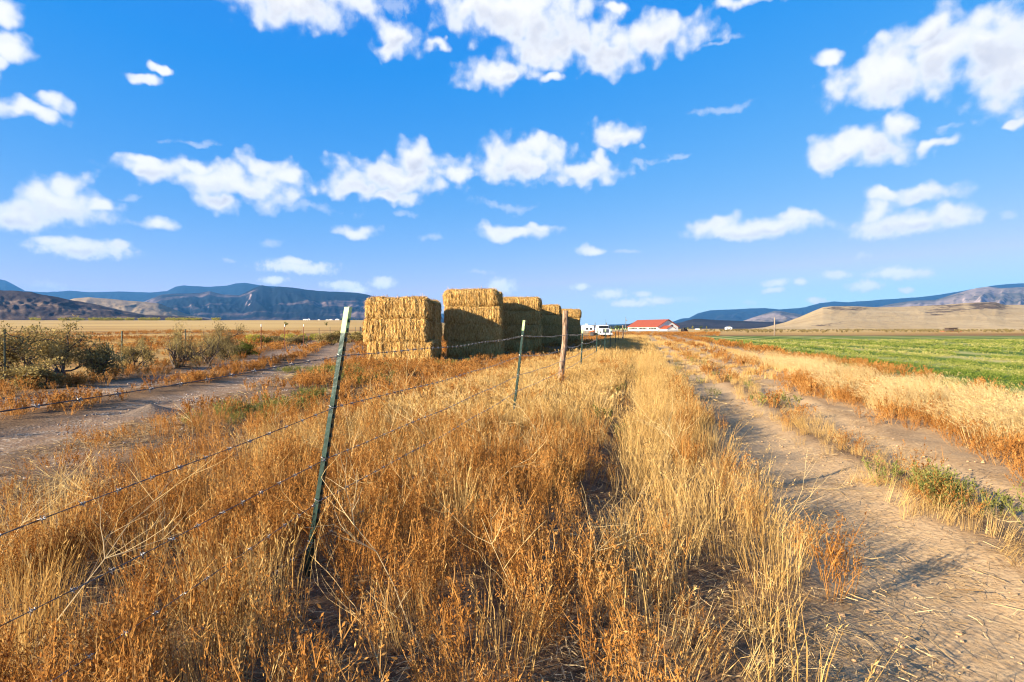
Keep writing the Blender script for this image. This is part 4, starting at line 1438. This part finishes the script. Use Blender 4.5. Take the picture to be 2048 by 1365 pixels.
def d_grass(x, y, s, w):         # tan grass strip along the fence
    a = band(s, -2.2, 1.3, .25) * (0.17 + .87 * sstep(4.6, 9, y))
    b = band(s, -2.3, 1.35, .25) * sstep(7, 11, y) * .8
    return np.maximum(a, b) * post_gap(x, y)


def d_stalk(x, y, s, w):         # tall stalks between the little ditch and the wheel rut
    return band(s + .3 * (fbm(x, y * .7, 2) - .5), 1.85, 2.75, .15) * (.45 + .55 * sstep(2.3, 3.2, y))


def d_low(x, y, s, w):           # low rusty weeds
    verge = np.maximum(band(w, -2.35, -1.25, .2), band(w, -5.6, -3.95, .3)) * .95
    mid = sstep(.0, 1.5, w) * (s < -1.0) * (.42 + .55 * sstep(6, 11, y)) * (1 - .4 * sstep(22, 27, y))
    bush_ = band(s, 5.35, 6.7, .3) * sstep(3, 4.5, y) * .95 * (1 - .6 * sstep(11, 20, y))
    med = band(s, 4.0, 4.55, .15) * .32
    row = band(s, 8.2, 10.4, .5) * (.25 + .65 * sstep(12, 20, y))
    gut = band(s, 1.4, 2.0, .2) * .12
    return np.maximum.reduce([verge, mid, bush_, med, row, gut])


def d_lit(x, y, s, w):
    return np.maximum.reduce([band(s, .4, 2.5, .3), np.maximum(.4 * band(s, 2.6, 4.2, .3), .9 * band(s, 2.5, 3.1, .15)), .5 * band(s, 4.0, 5.4, .3), 1.0 * (w > .1) * (s < -.2), .7 * band(s, -.6, .8, .3)])


pts = spread(1, -8, 3, 1.4, 8.5, 66, d_weed)
scatter('orange_weeds', M_weed, W_near, pts, 1, 1.0, .13, None, 'dense dried orange weeds on both sides of the near fence', 'weeds')
pts = spread(2, -7, 4, 8.5, 20, 26, d_weed)
scatter('orange_weeds', M_weed, W_mid, pts, 2, .95, .13, None, 'dried orange weeds farther along the fence', 'weeds')
pts = spread(3, -6, 4, 1.6, 7.5, 50, d_grass)
scatter('tan_grass', M_grass, T_near, pts, 3, 1.0, .12, None, 'tan dry grass growing through the near wires', 'grass')
pts = spread(4, -6, 8, 7.5, 24, 34, d_grass, .3)
scatter('tan_grass', M_grass, T_mid, pts, 4, 1.0, .10, None, 'thick tan dry grass strip along the fence', 'grass')
pts = spread(5, 0, 24, 24, 95, 7, lambda x, y, s, w: band(s, -1.6, 1.6, .4) + band(s, 2.0, 2.7, .3) * .6 + .35 * band(s, 4.0, 4.6, .2) * .5)
scatter('tan_grass', M_grass, T_far, pts, 5, 1.05, .10, None, 'far tan grass where the fence meets the farmyard', 'grass')
pts = spread(6, -.5, 8, 1.4, 24, 40, d_stalk, .4)
scatter('tan_grass_stalks', M_grass, T_stalk, pts, 6, .92, .2, None, 'row of tall straw coloured stalks beside the wheel rut', 'grass')
pts = spread(7, -13, 9, 2.0, 9, 20, d_low)
scatter('rusty_weeds', M_weedlow, L_near, pts, 7, .95, .15, None, 'low rusty weeds beside the lane and the ruts', 'weeds')
pts = spread(8, -17, 16, 9, 28, 11, d_low)
scatter('rusty_weeds', M_weedlow, L_mid, pts, 8, 1.05, .12, None, 'low rusty weeds in the middle distance', 'weeds')
pts = spread(9, -30, 30, 28, 90, 3.2, lambda x, y, s, w: np.maximum(d_low(x, y, s, w) * .8, .25 * (w < -5) * (w > -22)))
scatter('rusty_weeds', M_weedlow, L_far, pts, 9, 1.0, .10, None, 'distant rusty weeds along the lane and field edge', 'weeds')
pts = spread(10, 3, 16, 4.5, 27, 34, lambda x, y, s, w: band(s + 1.2 * (fbm(x * .6, y * .6, 3) - .5), 6.3, 8.2, .5) * (1 - .75 * sstep(15, 24, y)))
scatter('pale_grass', M_pale, PALE, pts, 10, .82, .10, 0.0, 'pale feathery grass bent over by wind beside the ruts', 'grass')
pts = spread(11, 2, 20, 15, 60, 6, lambda x, y, s, w: .5 * band(s, 2.6, 8, .4))
scatter('pale_grass', M_pale, T_far, pts, 11, .5, .10, None, 'short dry grass between the far wheel ruts', 'grass')
SKEL = [skeleton(600 + k, M_pale, .55, 6, .0028) for k in range(6)]
pts = spread(31, -5, 5, 1.7, 11, 2.6, lambda x, y, s, w: np.maximum(band(s, -2.6, 1.4, .4), band(s, 1.9, 2.9, .2) * .8) * post_gap(x, y))
scatter('dead_stalks', M_pale, SKEL, pts, 31, 1.0, .3, None, 'pale leafless branching stalks standing among the weeds', 'weeds')
pts = spread(34, 2, 12, 3.5, 15, 22, lambda x, y, s, w: .9 * band(s + .6 * (fbm(x * .9, y * .9, 2) - .5), 5.55, 6.9, .3))
scatter('rusty_weeds', M_weedlow, L_near, pts, 34, 1.25, .15, None, 'rusty bushes at the foot of the pale grass', 'weeds')
pts = spread(35, 1, 9, 2.6, 16, 34, lambda x, y, s, w: .8 * band(s + .3 * (fbm(x * 1.3, y * 1.3, 2) - .5), 3.95, 4.65, .14))
scatter('tan_grass_stalks', M_grass, T_stalk, pts, 35, .42, .35, None, 'short straw stubble between the two wheel ruts', 'grass')
pts = spread(12, -8, 10, 1.35, 11, 15, d_lit)
scatter('dry_litter', M_litter, LIT, pts, 12, 1.0, .03, None, 'fallen straw and stalks lying on the ground', 'litter')
pts = spread(13, -9, 13, 11, 26, 5, lambda x, y, s, w: np.maximum(d_lit(x, y, s, w), 0.5 * band(x, -7, 1, .5) * band(y, 21, 30, 2)))
scatter('dry_litter', M_litter, LIT_far, pts, 13, 1.0, .03, None, 'fallen straw farther along the track and round the hay', 'litter')
pts = spread(14, -13, -2, 3, 26, 9, lambda x, y, s, w: np.maximum(band(w, -1.0, 1.3, .2), band(w, -3.8, -2.5, .2)) * .8 + .12 * (w > 1) * (w < 3))
scatter('gravel', M_stone, STONES, pts, 14, 1.0, .05, None, 'loose grey stones on the gravel lane', 'gravel')
pts = spread(33, 1, 10, 1.6, 14, 10, lambda x, y, s, w: .7 * band(s, 2.6, 5.4, .3) * (fbm(x * 2.2, y * 2.2, 2) > .5))
scatter('soil_clods', M_clod, CLODS, pts, 33, .8, .05, None, 'crumbs of dry soil in the wheel ruts', 'soil')
GREEN = [(700, 752, 1.1), (655, 742, .6), (730, 765, .7), (540, 832, .7), (640, 800, .3), (1925, 1015, .3), (590, 742, .4), (520, 828, .5), (770, 742, .4), (900, 730, .4)]
gp = []
rg = np.random.RandomState(77)
for (u, v, q) in GREEN:
    d = F * EYE / (v - VH); x = (u - UC) / F * d
    k = int(10 + 26 * q)
    gp.append(np.stack([x + rg.randn(k) * q * .6, d + rg.randn(k) * q * .8], 1))
gp = np.concatenate(gp)
more = spread(15, 1, 14, 2.3, 24, 9, lambda x, y, s, w: .10 * band(s, 4.0, 4.6, .15) * sstep(3, 4, y) + .16 * band(s, 1.2, 2.2, .3) + .10 * band(s, 2.6, 4.2, .2) * sstep(8, 11, y) + .30 * band(s, 8.3, 9.9, .3))
scatter('green_weeds', M_gweed, GW, np.concatenate([gp, more]), 15, .9, .12, None, 'small green weeds among the dry growth', 'weeds')
pts = spread(16, 6, 40, 8, 30, 26, lambda x, y, s, w: sstep(9.0, 10.8, s + 2.2 * (fbm(x * .7, y * .7, 3) - .5)) * .9)
scatter('alfalfa', M_alf, AL, pts, 16, .9, .15, None, 'short mown green alfalfa at the near field edge', 'crop')
pts = spread(17, 10, 62, 30, 70, 6, lambda x, y, s, w: sstep(9.2, 10.0, s) * .8)
scatter('alfalfa', M_alf, AL2, pts, 17, 1.0, .12, None, 'mown green alfalfa in the middle of the field', 'crop')
pts = spread(32, -90, -12, 30, 150, .9, lambda x, y, s, w: .55 * (w < -6) * sstep(.50, .62, fbm(x * .06, y * .06, 3)))
scatter('meadow_weeds', M_weedlow, L_far, pts, 32, 1.5, .10, None, 'rusty weed patches spread over the meadow beyond the wire fence', 'weeds')
pts = spread(18, -60, -12, 18, 85, 2.2, lambda x, y, s, w: .6 * (w < -5.6))
scatter('meadow_grass', M_grass, T_far, pts, 18, .55, .10, None, 'short tan meadow grass beyond the wire fence', 'grass')

# ------------------------------------------------------------------ gopher mound on the lane
d = F * EYE / (822 - VH); x = (300 - UC) / F * d
mb = MB()
nr, nth = 9, 26
rr_ = np.linspace(0, 1, nr); th_ = np.linspace(0, 2 * math.pi, nth, endpoint=False)
R_, T_ = np.meshgrid(rr_, th_, indexing='ij')
zz = .16 * (1 - R_) ** 1.3 + .03 * (fbm(R_ * np.cos(T_) * 5 + 9, R_ * np.sin(T_) * 5 + 9, 3) - .5) * (1 - R_) - .02 * R_
v = np.stack([.62 * R_ * np.cos(T_) * (1 + .1 * np.sin(3 * T_)), .5 * R_ * np.sin(T_), zz], -1).reshape(-1, 3)
i = np.arange(nr - 1)[:, None] * nth; j = np.arange(nth)[None]; k = (j + 1) % nth
mb.add(v, np.stack([i + j, i + nth + j, i + nth + k, i + k], -1).reshape(-1, 4))
M_mound = plain('mound_soil', (0.20, 0.15, 0.105), (0.14, 0.10, 0.07), 0.95, 0, 22, 0.1, 0.8)
tag(mb.obj('soil_mound', M_mound, None, (x, d, gz(x, d)), smooth=True), 'small grey-brown cone of burrowed soil on the gravel lane', 'mound')

# ------------------------------------------------------------------ farmyard
M_wallw = plain('white_wall', (0.78, 0.78, 0.76), (0.70, 0.70, 0.68), 0.7, 0, 0.6)
M_roof = plain('red_roof', (0.28, 0.062, 0.022), (0.235, 0.050, 0.018), 0.6, 0, 0.5, 0.3, 0.1, (8, 1, 1))
M_glass = plain('dark_glass', (0.015, 0.017, 0.02), (0.02, 0.024, 0.028), 0.4, 0, 3, 0.2)
M_trim = plain('red_trim', (0.30, 0.05, 0.03), None, 0.6)
M_conc = plain('concrete', (0.27, 0.245, 0.21), (0.19, 0.17, 0.145), 0.9, 0, 0.8)
M_black = plain('black_rubber', (0.012, 0.012, 0.012), (0.03, 0.025, 0.022), 0.8)
M_truck = plain('white_truck_paint', (0.72, 0.73, 0.74), (0.62, 0.62, 0.62), 0.35, 0, 2, 0.5)
M_chrome = plain('grey_steel', (0.24, 0.25, 0.27), (0.15, 0.155, 0.17), 0.35, 0.6, 6)
M_rust = plain('orange_rust', (0.34, 0.10, 0.035), (0.22, 0.075, 0.03), 0.8, 0, 4)
M_polew = plain('grey_pole_wood', (0.27, 0.215, 0.16), (0.20, 0.155, 0.115), 0.9, 0, 4)

# barn: the gable wall faces the camera's right, the long side runs off to the left
BD = 300.0
bx, by = at(1315, BD)
bz = -0.35
W_, L_ = 12.8, 30.0
th0 = math.radians(19)
barn = empty('barn', (bx, by, bz), th0)
tag(barn, 'long white barn with a rust red gable roof and a row of small windows', 'barn')
EV, RG = 2.55, 6.35
MB().prism([(0, 0), (W_, 0), (W_, EV), (W_ / 2, RG - .12), (0, EV)], 0, L_).obj('wall', M_wallw, barn)
mb = MB()
for sx in (0, 1):
    a = (W_ / 2, RG); b = (-.5, EV - .18) if sx == 0 else (W_ + .5, EV - .18)
    mb.prism([a, b, (b[0], b[1] + .18), (a[0], a[1] + .2)], -.6, L_ + .6)
roof = mb.obj('roof', M_roof, barn)
mb = MB()
for sx in (0, 1):
    a = (W_ / 2, RG + .02); b = (-.52, EV - .26) if sx == 0 else (W_ + .52, EV - .26)
    mb.prism([a, b, (b[0], b[1] + .3), (a[0], a[1] + .28)], -.72, -.62)
mb.obj('gable_trim', M_trim, roof)
k = 0
for grp in ((1.2, 5), (10.5, 6), (20.5, 6)):
    for i in range(grp[1]):
        y0 = grp[0] + i * 1.45
        w = MB().box((-.05, y0 + .4, 1.55), (.1, 1.15, 1.1)).obj('window', M_glass, barn)
        MB().box((-.06, y0 + .4, 1.02), (.16, 1.3, .08)).obj('sill', M_wallw, w)
MB().box((W_ * .68, -.04, 2.6), (1.3, .1, 2.1)).obj('door', M_glass, barn)
MB().prism([(0.0, 0), (5.2, 0), (5.2, 1.5), (2.6, 3.0), (0.0, 1.5)], -6.5, -.02).obj('annex_wall', M_wallw, barn, (1.4, 0, 0))
mb = MB()
for sx in (0, 1):
    a = (2.6, 3.1); b = (-.25, 1.42) if sx == 0 else (5.45, 1.42)
    mb.prism([a, b, (b[0], b[1] + .14), (a[0], a[1] + .14)], -6.8, -.03)
mb.obj('annex_roof', M_roof, barn, (1.4, 0, 0))

# pale concrete corral wall in front of the barn and house
cw = empty('corral_wall', (*at(1262, 190), -.3))
tag(cw, 'low pale concrete panel wall in front of the barn', 'wall')
xx = at(1160, 190)[0]
pn = MB().box((0, 0, .5), (3.3, .15, 1.0)).mesh('panel', M_conc)
while xx < at(1352, 190)[0]:
    o = inst('panel', pn, cw, (xx - cw.location.x, random.Random(int(xx * 10)).uniform(-.04, .04), random.Random(int(xx * 7)).uniform(-.05, .05)))
    MB().box((1.72, 0, .45), (.16, .25, .92)).obj('panel_post', M_conc, o)
    xx += 3.45

# white farmhouse behind the truck
hd = 330
hx, hy = at(1175, hd)
house = empty('farmhouse', (hx, hy, -.2))
tag(house, 'small white farmhouse behind the last hay stack', 'house')
MB().box((0, 0, 1.5), (6.6, 5, 3.0)).obj('wall', M_wallw, house)
r = MB().prism([(-3.6, 2.95), (3.6, 2.95), (3.3, 3.15), (-2.2, 3.6)], -2.8, 2.8).obj('roof', M_wallw, house)
MB().box((-.6, 0, 3.85), (1.4, 1.2, .7)).obj('chimney', M_wallw, r)
for wx_ in (-.6, 1.6):
    MB().box((wx_, -2.55, 1.3), (1.3, .12, 1.1)).obj('window', M_glass, house)
MB().box((4.6, 1, .9), (2.6, 4, 1.8)).obj('shed_wall', M_wallw, house)

# truck
td = 97.0
tx_, ty_ = at(1209.5, td)
tz = -0.12
truck = empty('truck', (tx_, ty_, tz), math.radians(4))
tag(truck, 'white heavy truck parked facing the camera by the farmyard', 'truck')
mb = MB()
mb.prism([(-.95, .75), (.95, .75), (.98, 1.35), (.88, 2.02), (.7, 2.10), (-.7, 2.10), (-.88, 2.02), (-.98, 1.35)], 0.9, 2.9)
mb.obj('cab', M_truck, truck)
hood = MB().prism([(-.78, .62), (.78, .62), (.80, 1.38), (.70, 1.46), (-.70, 1.46), (-.80, 1.38)], -.75, .9).obj('hood', M_truck, truck)
for sx in (-1, 1):
    mb = MB()
    for i in range(5):
        mb.box((sx * .27 + (i - 2) * .085, -.78, 1.02), (.05, .06, .72))
    mb.box((sx * .27, -.755, 1.02), (.46, .03, .78))
    mb.obj('grille', M_chrome, hood)
MB().box((0, .87, 1.76), (1.6, .08, .42)).obj('windshield', M_glass, truck)
for sx in (-1, 1):
    fe = MB().prism([(-.5, .55), (.55, .55), (.55, 1.05), (.25, 1.22), (-.4, 1.22), (-.55, .95)], sx * .80, sx * 1.1, axis='x').obj('fender', M_truck, truck, (0, -.1, 0))
    MB().tube([(sx * .95, -.62, .92), (sx * .95, -.70, .92)], [.13, .12], 10).obj('headlight', M_glass, fe)
    MB().box((sx * 1.2, .95, 1.7), (.06, .12, .42)).obj('mirror', M_chrome, truck)
    MB().tube([(sx * 1.02, 3.0, .8), (sx * 1.02, 3.0, 2.55)], .06, 8).obj('exhaust_stack', M_chrome, truck)
    for yy, wd in ((0.0, .28), (4.0, .55), (5.3, .55)):
        wh = empty('wheel', (sx * .92, yy, .46), 0, truck)
        mb = MB(); pts = [(-wd / 2, 0, 0), (-wd / 2, 0, 0)]
        mb.tube([(-wd / 2, 0, 0), (-wd / 2 + .04, 0, 0), (wd / 2 - .04, 0, 0), (wd / 2, 0, 0)], [.40, .47, .47, .40], 18)
        mb.obj('tyre', M_black, wh)
        MB().tube([(-wd / 2 - .012, 0, 0), (wd / 2 + .012, 0, 0)], .24, 12).obj('rim', M_chrome, wh)
MB().box((0, -.92, .62), (2.15, .16, .30)).obj('bumper', M_truck, truck)
MB().box((0, 2.6, .62), (.8, 6.4, .22)).obj('chassis', M_black, truck)
MB().tube([(.55, 1.6, 2.1), (.55, 1.6, 3.1)], .015, 5).obj('antenna', M_black, truck)
for sx in (-.4, 0, .4):
    MB().box((sx, 1.0, 2.13), (.12, .08, .06)).obj('marker_light', M_rust, truck)

tr = empty('flatbed_trailer', (*at(1191, 103), tz))
tag(tr, 'rusty orange flatbed trailer beside the white truck', 'trailer')
MB().box((0, 0, .95), (1.5, 5, .22)).obj('deck', M_rust, tr)
MB().box((-.5, -2.5, 1.08), (.9, .3, .18)).obj('headboard', M_rust, tr)
for sx in (-.55, .5):
    for yy in (-1.4, 1.2):
        wh = MB().tube([(sx - .17, yy, .42), (sx - .13, yy, .42), (sx + .13, yy, .42), (sx + .17, yy, .42)], [.36, .42, .42, .36], 16).obj('tyre', M_black, tr)
        MB().tube([(sx - .18, yy, .42), (sx + .18, yy, .42)], .2, 10).obj('rim', M_chrome, wh)

# tractor, poles and small far things
tr = empty('tractor', (*at(1369, 250), -.3), .6)
tag(tr, 'black old tractor standing at the barn corner', 'tractor')
MB().prism([(-1.1, .7), (.6, .6), (1.3, .75), (1.3, 1.35), (-.2, 1.5), (-1.1, 1.3)], -.45, .45).obj('body', M_black, tr)
MB().prism([(-1.0, 1.25), (-.1, 1.35), (-.2, 2.0), (-.9, 2.0)], -.5, .5).obj('cab', M_black, tr)
for (xx, rr) in ((-.75, .75), (1.0, .45)):
    for sy in (-.65, .65):
        w = MB().tube([(xx, sy - .2, rr), (xx, sy - .14, rr), (xx, sy + .14, rr), (xx, sy + .2, rr)], [rr * .85, rr, rr, rr * .85], 16).obj('wheel', M_black, tr)
        MB().tube([(xx, sy - .21, rr), (xx, sy + .21, rr)], rr * .45, 10).obj('rim', M_rust, w)

px_, py_ = at(1549, 112)
pole = empty('utility_pole', (px_, py_, 0))
tag(pole, 'bare grey wooden pole at the far edge of the green field', 'pole')
MB().tube([(0, 0, -.2), (.01, 0, 1.7), (0, 0, 3.55)], [.14, .13, .11], 10).obj('shaft', M_polew, pole, smooth=True)
MB().tube([(0, 0, 3.55), (0, 0, 3.6)], [.125, .12], 10).obj('cap', M_chrome, pole)

px_, py_ = at(1251.5, 150)
yl = empty('yard_light', (px_, py_, -.2))
tag(yl, 'thin yard light pole between the truck and the barn', 'light pole')
MB().tube([(0, 0, -.2), (0, 0, 3.6), (0, 0, 4.75)], [.09, .07, .03], 8).obj('shaft', M_chrome, yl)
arm = MB().tube([(0, 0, 3.55), (.12, 0, 3.75), (.22, 0, 3.78)], .03, 6).obj('arm', M_chrome, yl)
MB().tube([(.22, 0, 3.86), (.24, 0, 3.68), (.24, 0, 3.58)], [.06, .14, .08], 10).obj('lamp_head', M_polew, arm)

# old timber loading pen at the left edge of the near stack
ld = 84
lx, ly = at(722, ld)
pen = empty('timber_pen', (lx, ly, gz(lx, ly)))
tag(pen, 'weathered timber pen far off at the hay stack edge', 'pen')
for i in range(5):
    MB().box((i * .55 - .1, (i % 2) * .4, .75), (.16, .16, 1.5 + .25 * (i == 0))).obj('post', M_char, pen)
for k_ in range(4):
    MB().box((1.05, .22, .35 + .32 * k_), (2.6, .07, .15)).obj('rail', M_polew, pen)

hut = empty('tin_shed', (*at(1902, 240), 0))
tag(hut, 'tiny dark shed below the dry grass hill', 'shed')
MB().box((0, 0, .9), (3.6, 2.5, 1.3)).obj('wall', M_char, hut)
MB().prism([(-2.1, 1.5), (2.1, 1.5), (2.0, 1.66), (-2.0, 1.62)], -1.5, 1.5).obj('roof', M_black, hut)
MB().box((0, 0, .15), (7.5, 2.0, .3)).obj('footing', M_rust, hut)


def cottage(u, d, w, h, label, extra=None):
    x, y = at(u, d)
    z = gz(x, y) if d < 1000 else float(rise(np.array([x]), np.array([y]))[0])
    o = empty('cottage', (x, y, z))
    tag(o, label, 'house')
    MB().box((0, 0, h * .35), (w, w * .6, h * .7)).obj('wall', M_wallw, o)
    MB().prism([(-w * .54, h * .7), (w * .54, h * .7), (w * .2, h), (-w * .2, h)], -w * .33, w * .33).obj('roof', plain('pale_tin_roof', (.6, .6, .6), None, .5), o)
    for k in (-.25, .2):
        MB().box((w * k, -w * .3 - .03, h * .35), (w * .12, .1, h * .25)).obj('window', M_glass, o)
    return o


cottage(1457, 620, 6.6, 3.2, 'tiny white house at the foot of the dark hill')
cottage(1395, 560, 4.0, 1.3, 'low white trailer home beside the far green trees')
for i, (u, d, w, h, lb) in enumerate([(612, 1050, 9, 3, 'leftmost white speck of the far village'), (618, 1060, 4, 4, 'tall small white house of the far village'), (638, 1060, 4, 2.5, 'lone white house in the middle of the far village'),
                                      (655, 1070, 6, 2.5, 'white house left of the leaning post in the far village'), (662, 1070, 6, 3.0, 'white house nearest the leaning post in the far village'), (675, 1080, 7, 4, 'white gabled house closest to the far village trees')]):
    cottage(u, d, w, h, lb)


def tree(u, d, w, h, seed, label, mat, base=None, group='far trees', n=700, leaf=.35):
    x, y = at(u, d)
    z = gz(x, y)
    r = np.random.RandomState(seed)
    o = empty('tree', (x, y, z))
    tag(o, label, 'tree', group)
    tk = MB(); tk.tube([(0, 0, -.3), (0, 0, h * .35), (0, 0, h * .75)], [.05 * h, .04 * h, .015 * h], 6)
    cen = []; rad = []
    for k in range(12):
        a = r.rand() * 6.283; e = r.rand(); zz = h * r.uniform(.3, .88)
        tip = np.array([math.cos(a) * w * .36 * e, math.sin(a) * w * .36 * e, zz])
        tk.tube([(0, 0, zz * .55), tip], [.015 * h, .006 * h], 4)
        cen.append(tip); rad.append(min(w, h) * r.uniform(.14, .24))
    tk.obj('trunk', M_sagebark, o)
    lf = MB(); leafy(lf, r, cen, rad, n, leaf * h / 5, .6)
    lf.obj('crown', mat, o)
    return o


M_tree = veg('far_tree_leaves', [(0.03, 0.05, 0.015), (0.06, 0.09, 0.025), (0.12, 0.14, 0.04)], .2, .1)
M_treey = veg('yellow_tree_leaves', [(0.14, 0.14, 0.03), (0.26, 0.24, 0.05), (0.36, 0.31, 0.06)], .2, .1)
tree(1385, 640, 2.6, 4.4, 61, 'slim pale green poplar left of the round far tree', M_treey)
tree(1401, 640, 6.4, 4.4, 62, 'round dark green tree before the dark hill', M_tree)
tree(1413, 640, 2.0, 3.8, 63, 'narrow yellow poplar right of the round far tree', M_treey)
tree(1376, 620, 4.0, 2.6, 64, 'pale yellow bush tree nearest the barn', M_treey)
tree(1458, 640, 2.4, 4.6, 65, 'small yellow tree behind the tiny white house', M_treey)
tree(1372, 600, 5.0, 2.2, 66, 'low green shrub tree past the black tractor', M_tree)
for i, (u, w, h, lb) in enumerate([(1222, 7, 2.6, 'dark yard tree just right of the truck cab'), (1230, 8, 3.0, 'second dark yard tree right of the truck'), (1239, 7, 3.9, 'tallest dark yard tree behind the fence tops'),
                                   (1247, 7, 3.2, 'dark yard tree touching the yard light'), (1256, 6, 2.6, 'dark yard tree against the barn end')]):
    tree(u, 360, w, h, 70 + i, lb, M_tree, group='dark yard trees', n=900)
tree(571, 270, 3.0, 2.4, 81, 'lone olive bush tree in the far meadow by the rusty posts', M_olive)
tree(653, 300, 2.6, 2.0, 82, 'lone round bush in the far meadow left of the leaning post', M_olive)
for i, (u, w, h) in enumerate([(682, 10, 6), (693, 8, 5), (708, 9, 5), (718, 7, 4)]):
    tree(u, 1090, w, h, 90 + i, ['green village tree behind the white gabled house', 'round village tree half hidden by the leaning post', 'village tree right of the leaning post', 'small village tree closest to the hay'][i], M_tree, n=500)

# willow line at the foot of the brown hill and scrub at the foot of the right hand hill
WIL = [weed_plant(500 + k, M_yellow, 8, 1.0, .9, 120, .30, .5, .3, .03, .1) for k in range(3)]
r = np.random.RandomState(9)
n = 900
u = 60 + 380 * r.rand(n); d = 880 + 60 * r.rand(n)
k = fbm(u / 18, u * 0 + 2, 3) > .47
pts = np.stack([(u[k] - UC) / F * d[k], d[k]], 1)
scatter('far_willows', M_yellow, WIL, pts, 21, 3.0, .05, None, 'thin yellow line of scrub at the foot of the brown hill', 'scrub')
SCR = [weed_plant(510 + k, M_sagedark, 8, 1.0, .9, 120, .28, .5, .3, .03, .1) for k in range(3)]
n = 1500
u = 1400 + 700 * r.rand(n); d = 160 + 330 * r.rand(n) ** .7
k = fbm(u / 30, d / 25, 3) > .5
pts = np.stack([(u[k] - UC) / F * d[k], d[k]], 1)
scatter('far_scrub', M_sagedark, SCR, pts, 22, .75, .05, None, 'grey scrub scattered below the dry grass hill', 'scrub')
n = 500
u = 1180 + 260 * r.rand(n); d = 105 + 70 * r.rand(n)
pts = np.stack([(u - UC) / F * d, d], 1)
scatter('yard_weeds', M_weedlow, L_far, pts, 23, 1.5, .1, None, 'rusty weeds in front of the farmyard wall', 'weeds')

# ------------------------------------------------------------------ air
hz = MB().box((0, 6300, 470), (27600, 14200, 980))
m_h = bpy.data.materials.new('thin_air')
m_h.use_nodes = True
gh = G(m_h.node_tree)
pv = gh.n('ShaderNodeVolumePrincipled')
pv.inputs['Color'].default_value = (0.13, 0.46, 1.0, 1)
pv.inputs['Density'].default_value = 4.0e-5
pv.inputs['Anisotropy'].default_value = 0.0
oo = gh.n('ShaderNodeOutputMaterial')
gh.nt.links.new(pv.outputs[0], oo.inputs['Volume'])
tag(hz.obj('haze', m_h), kind='stuff')
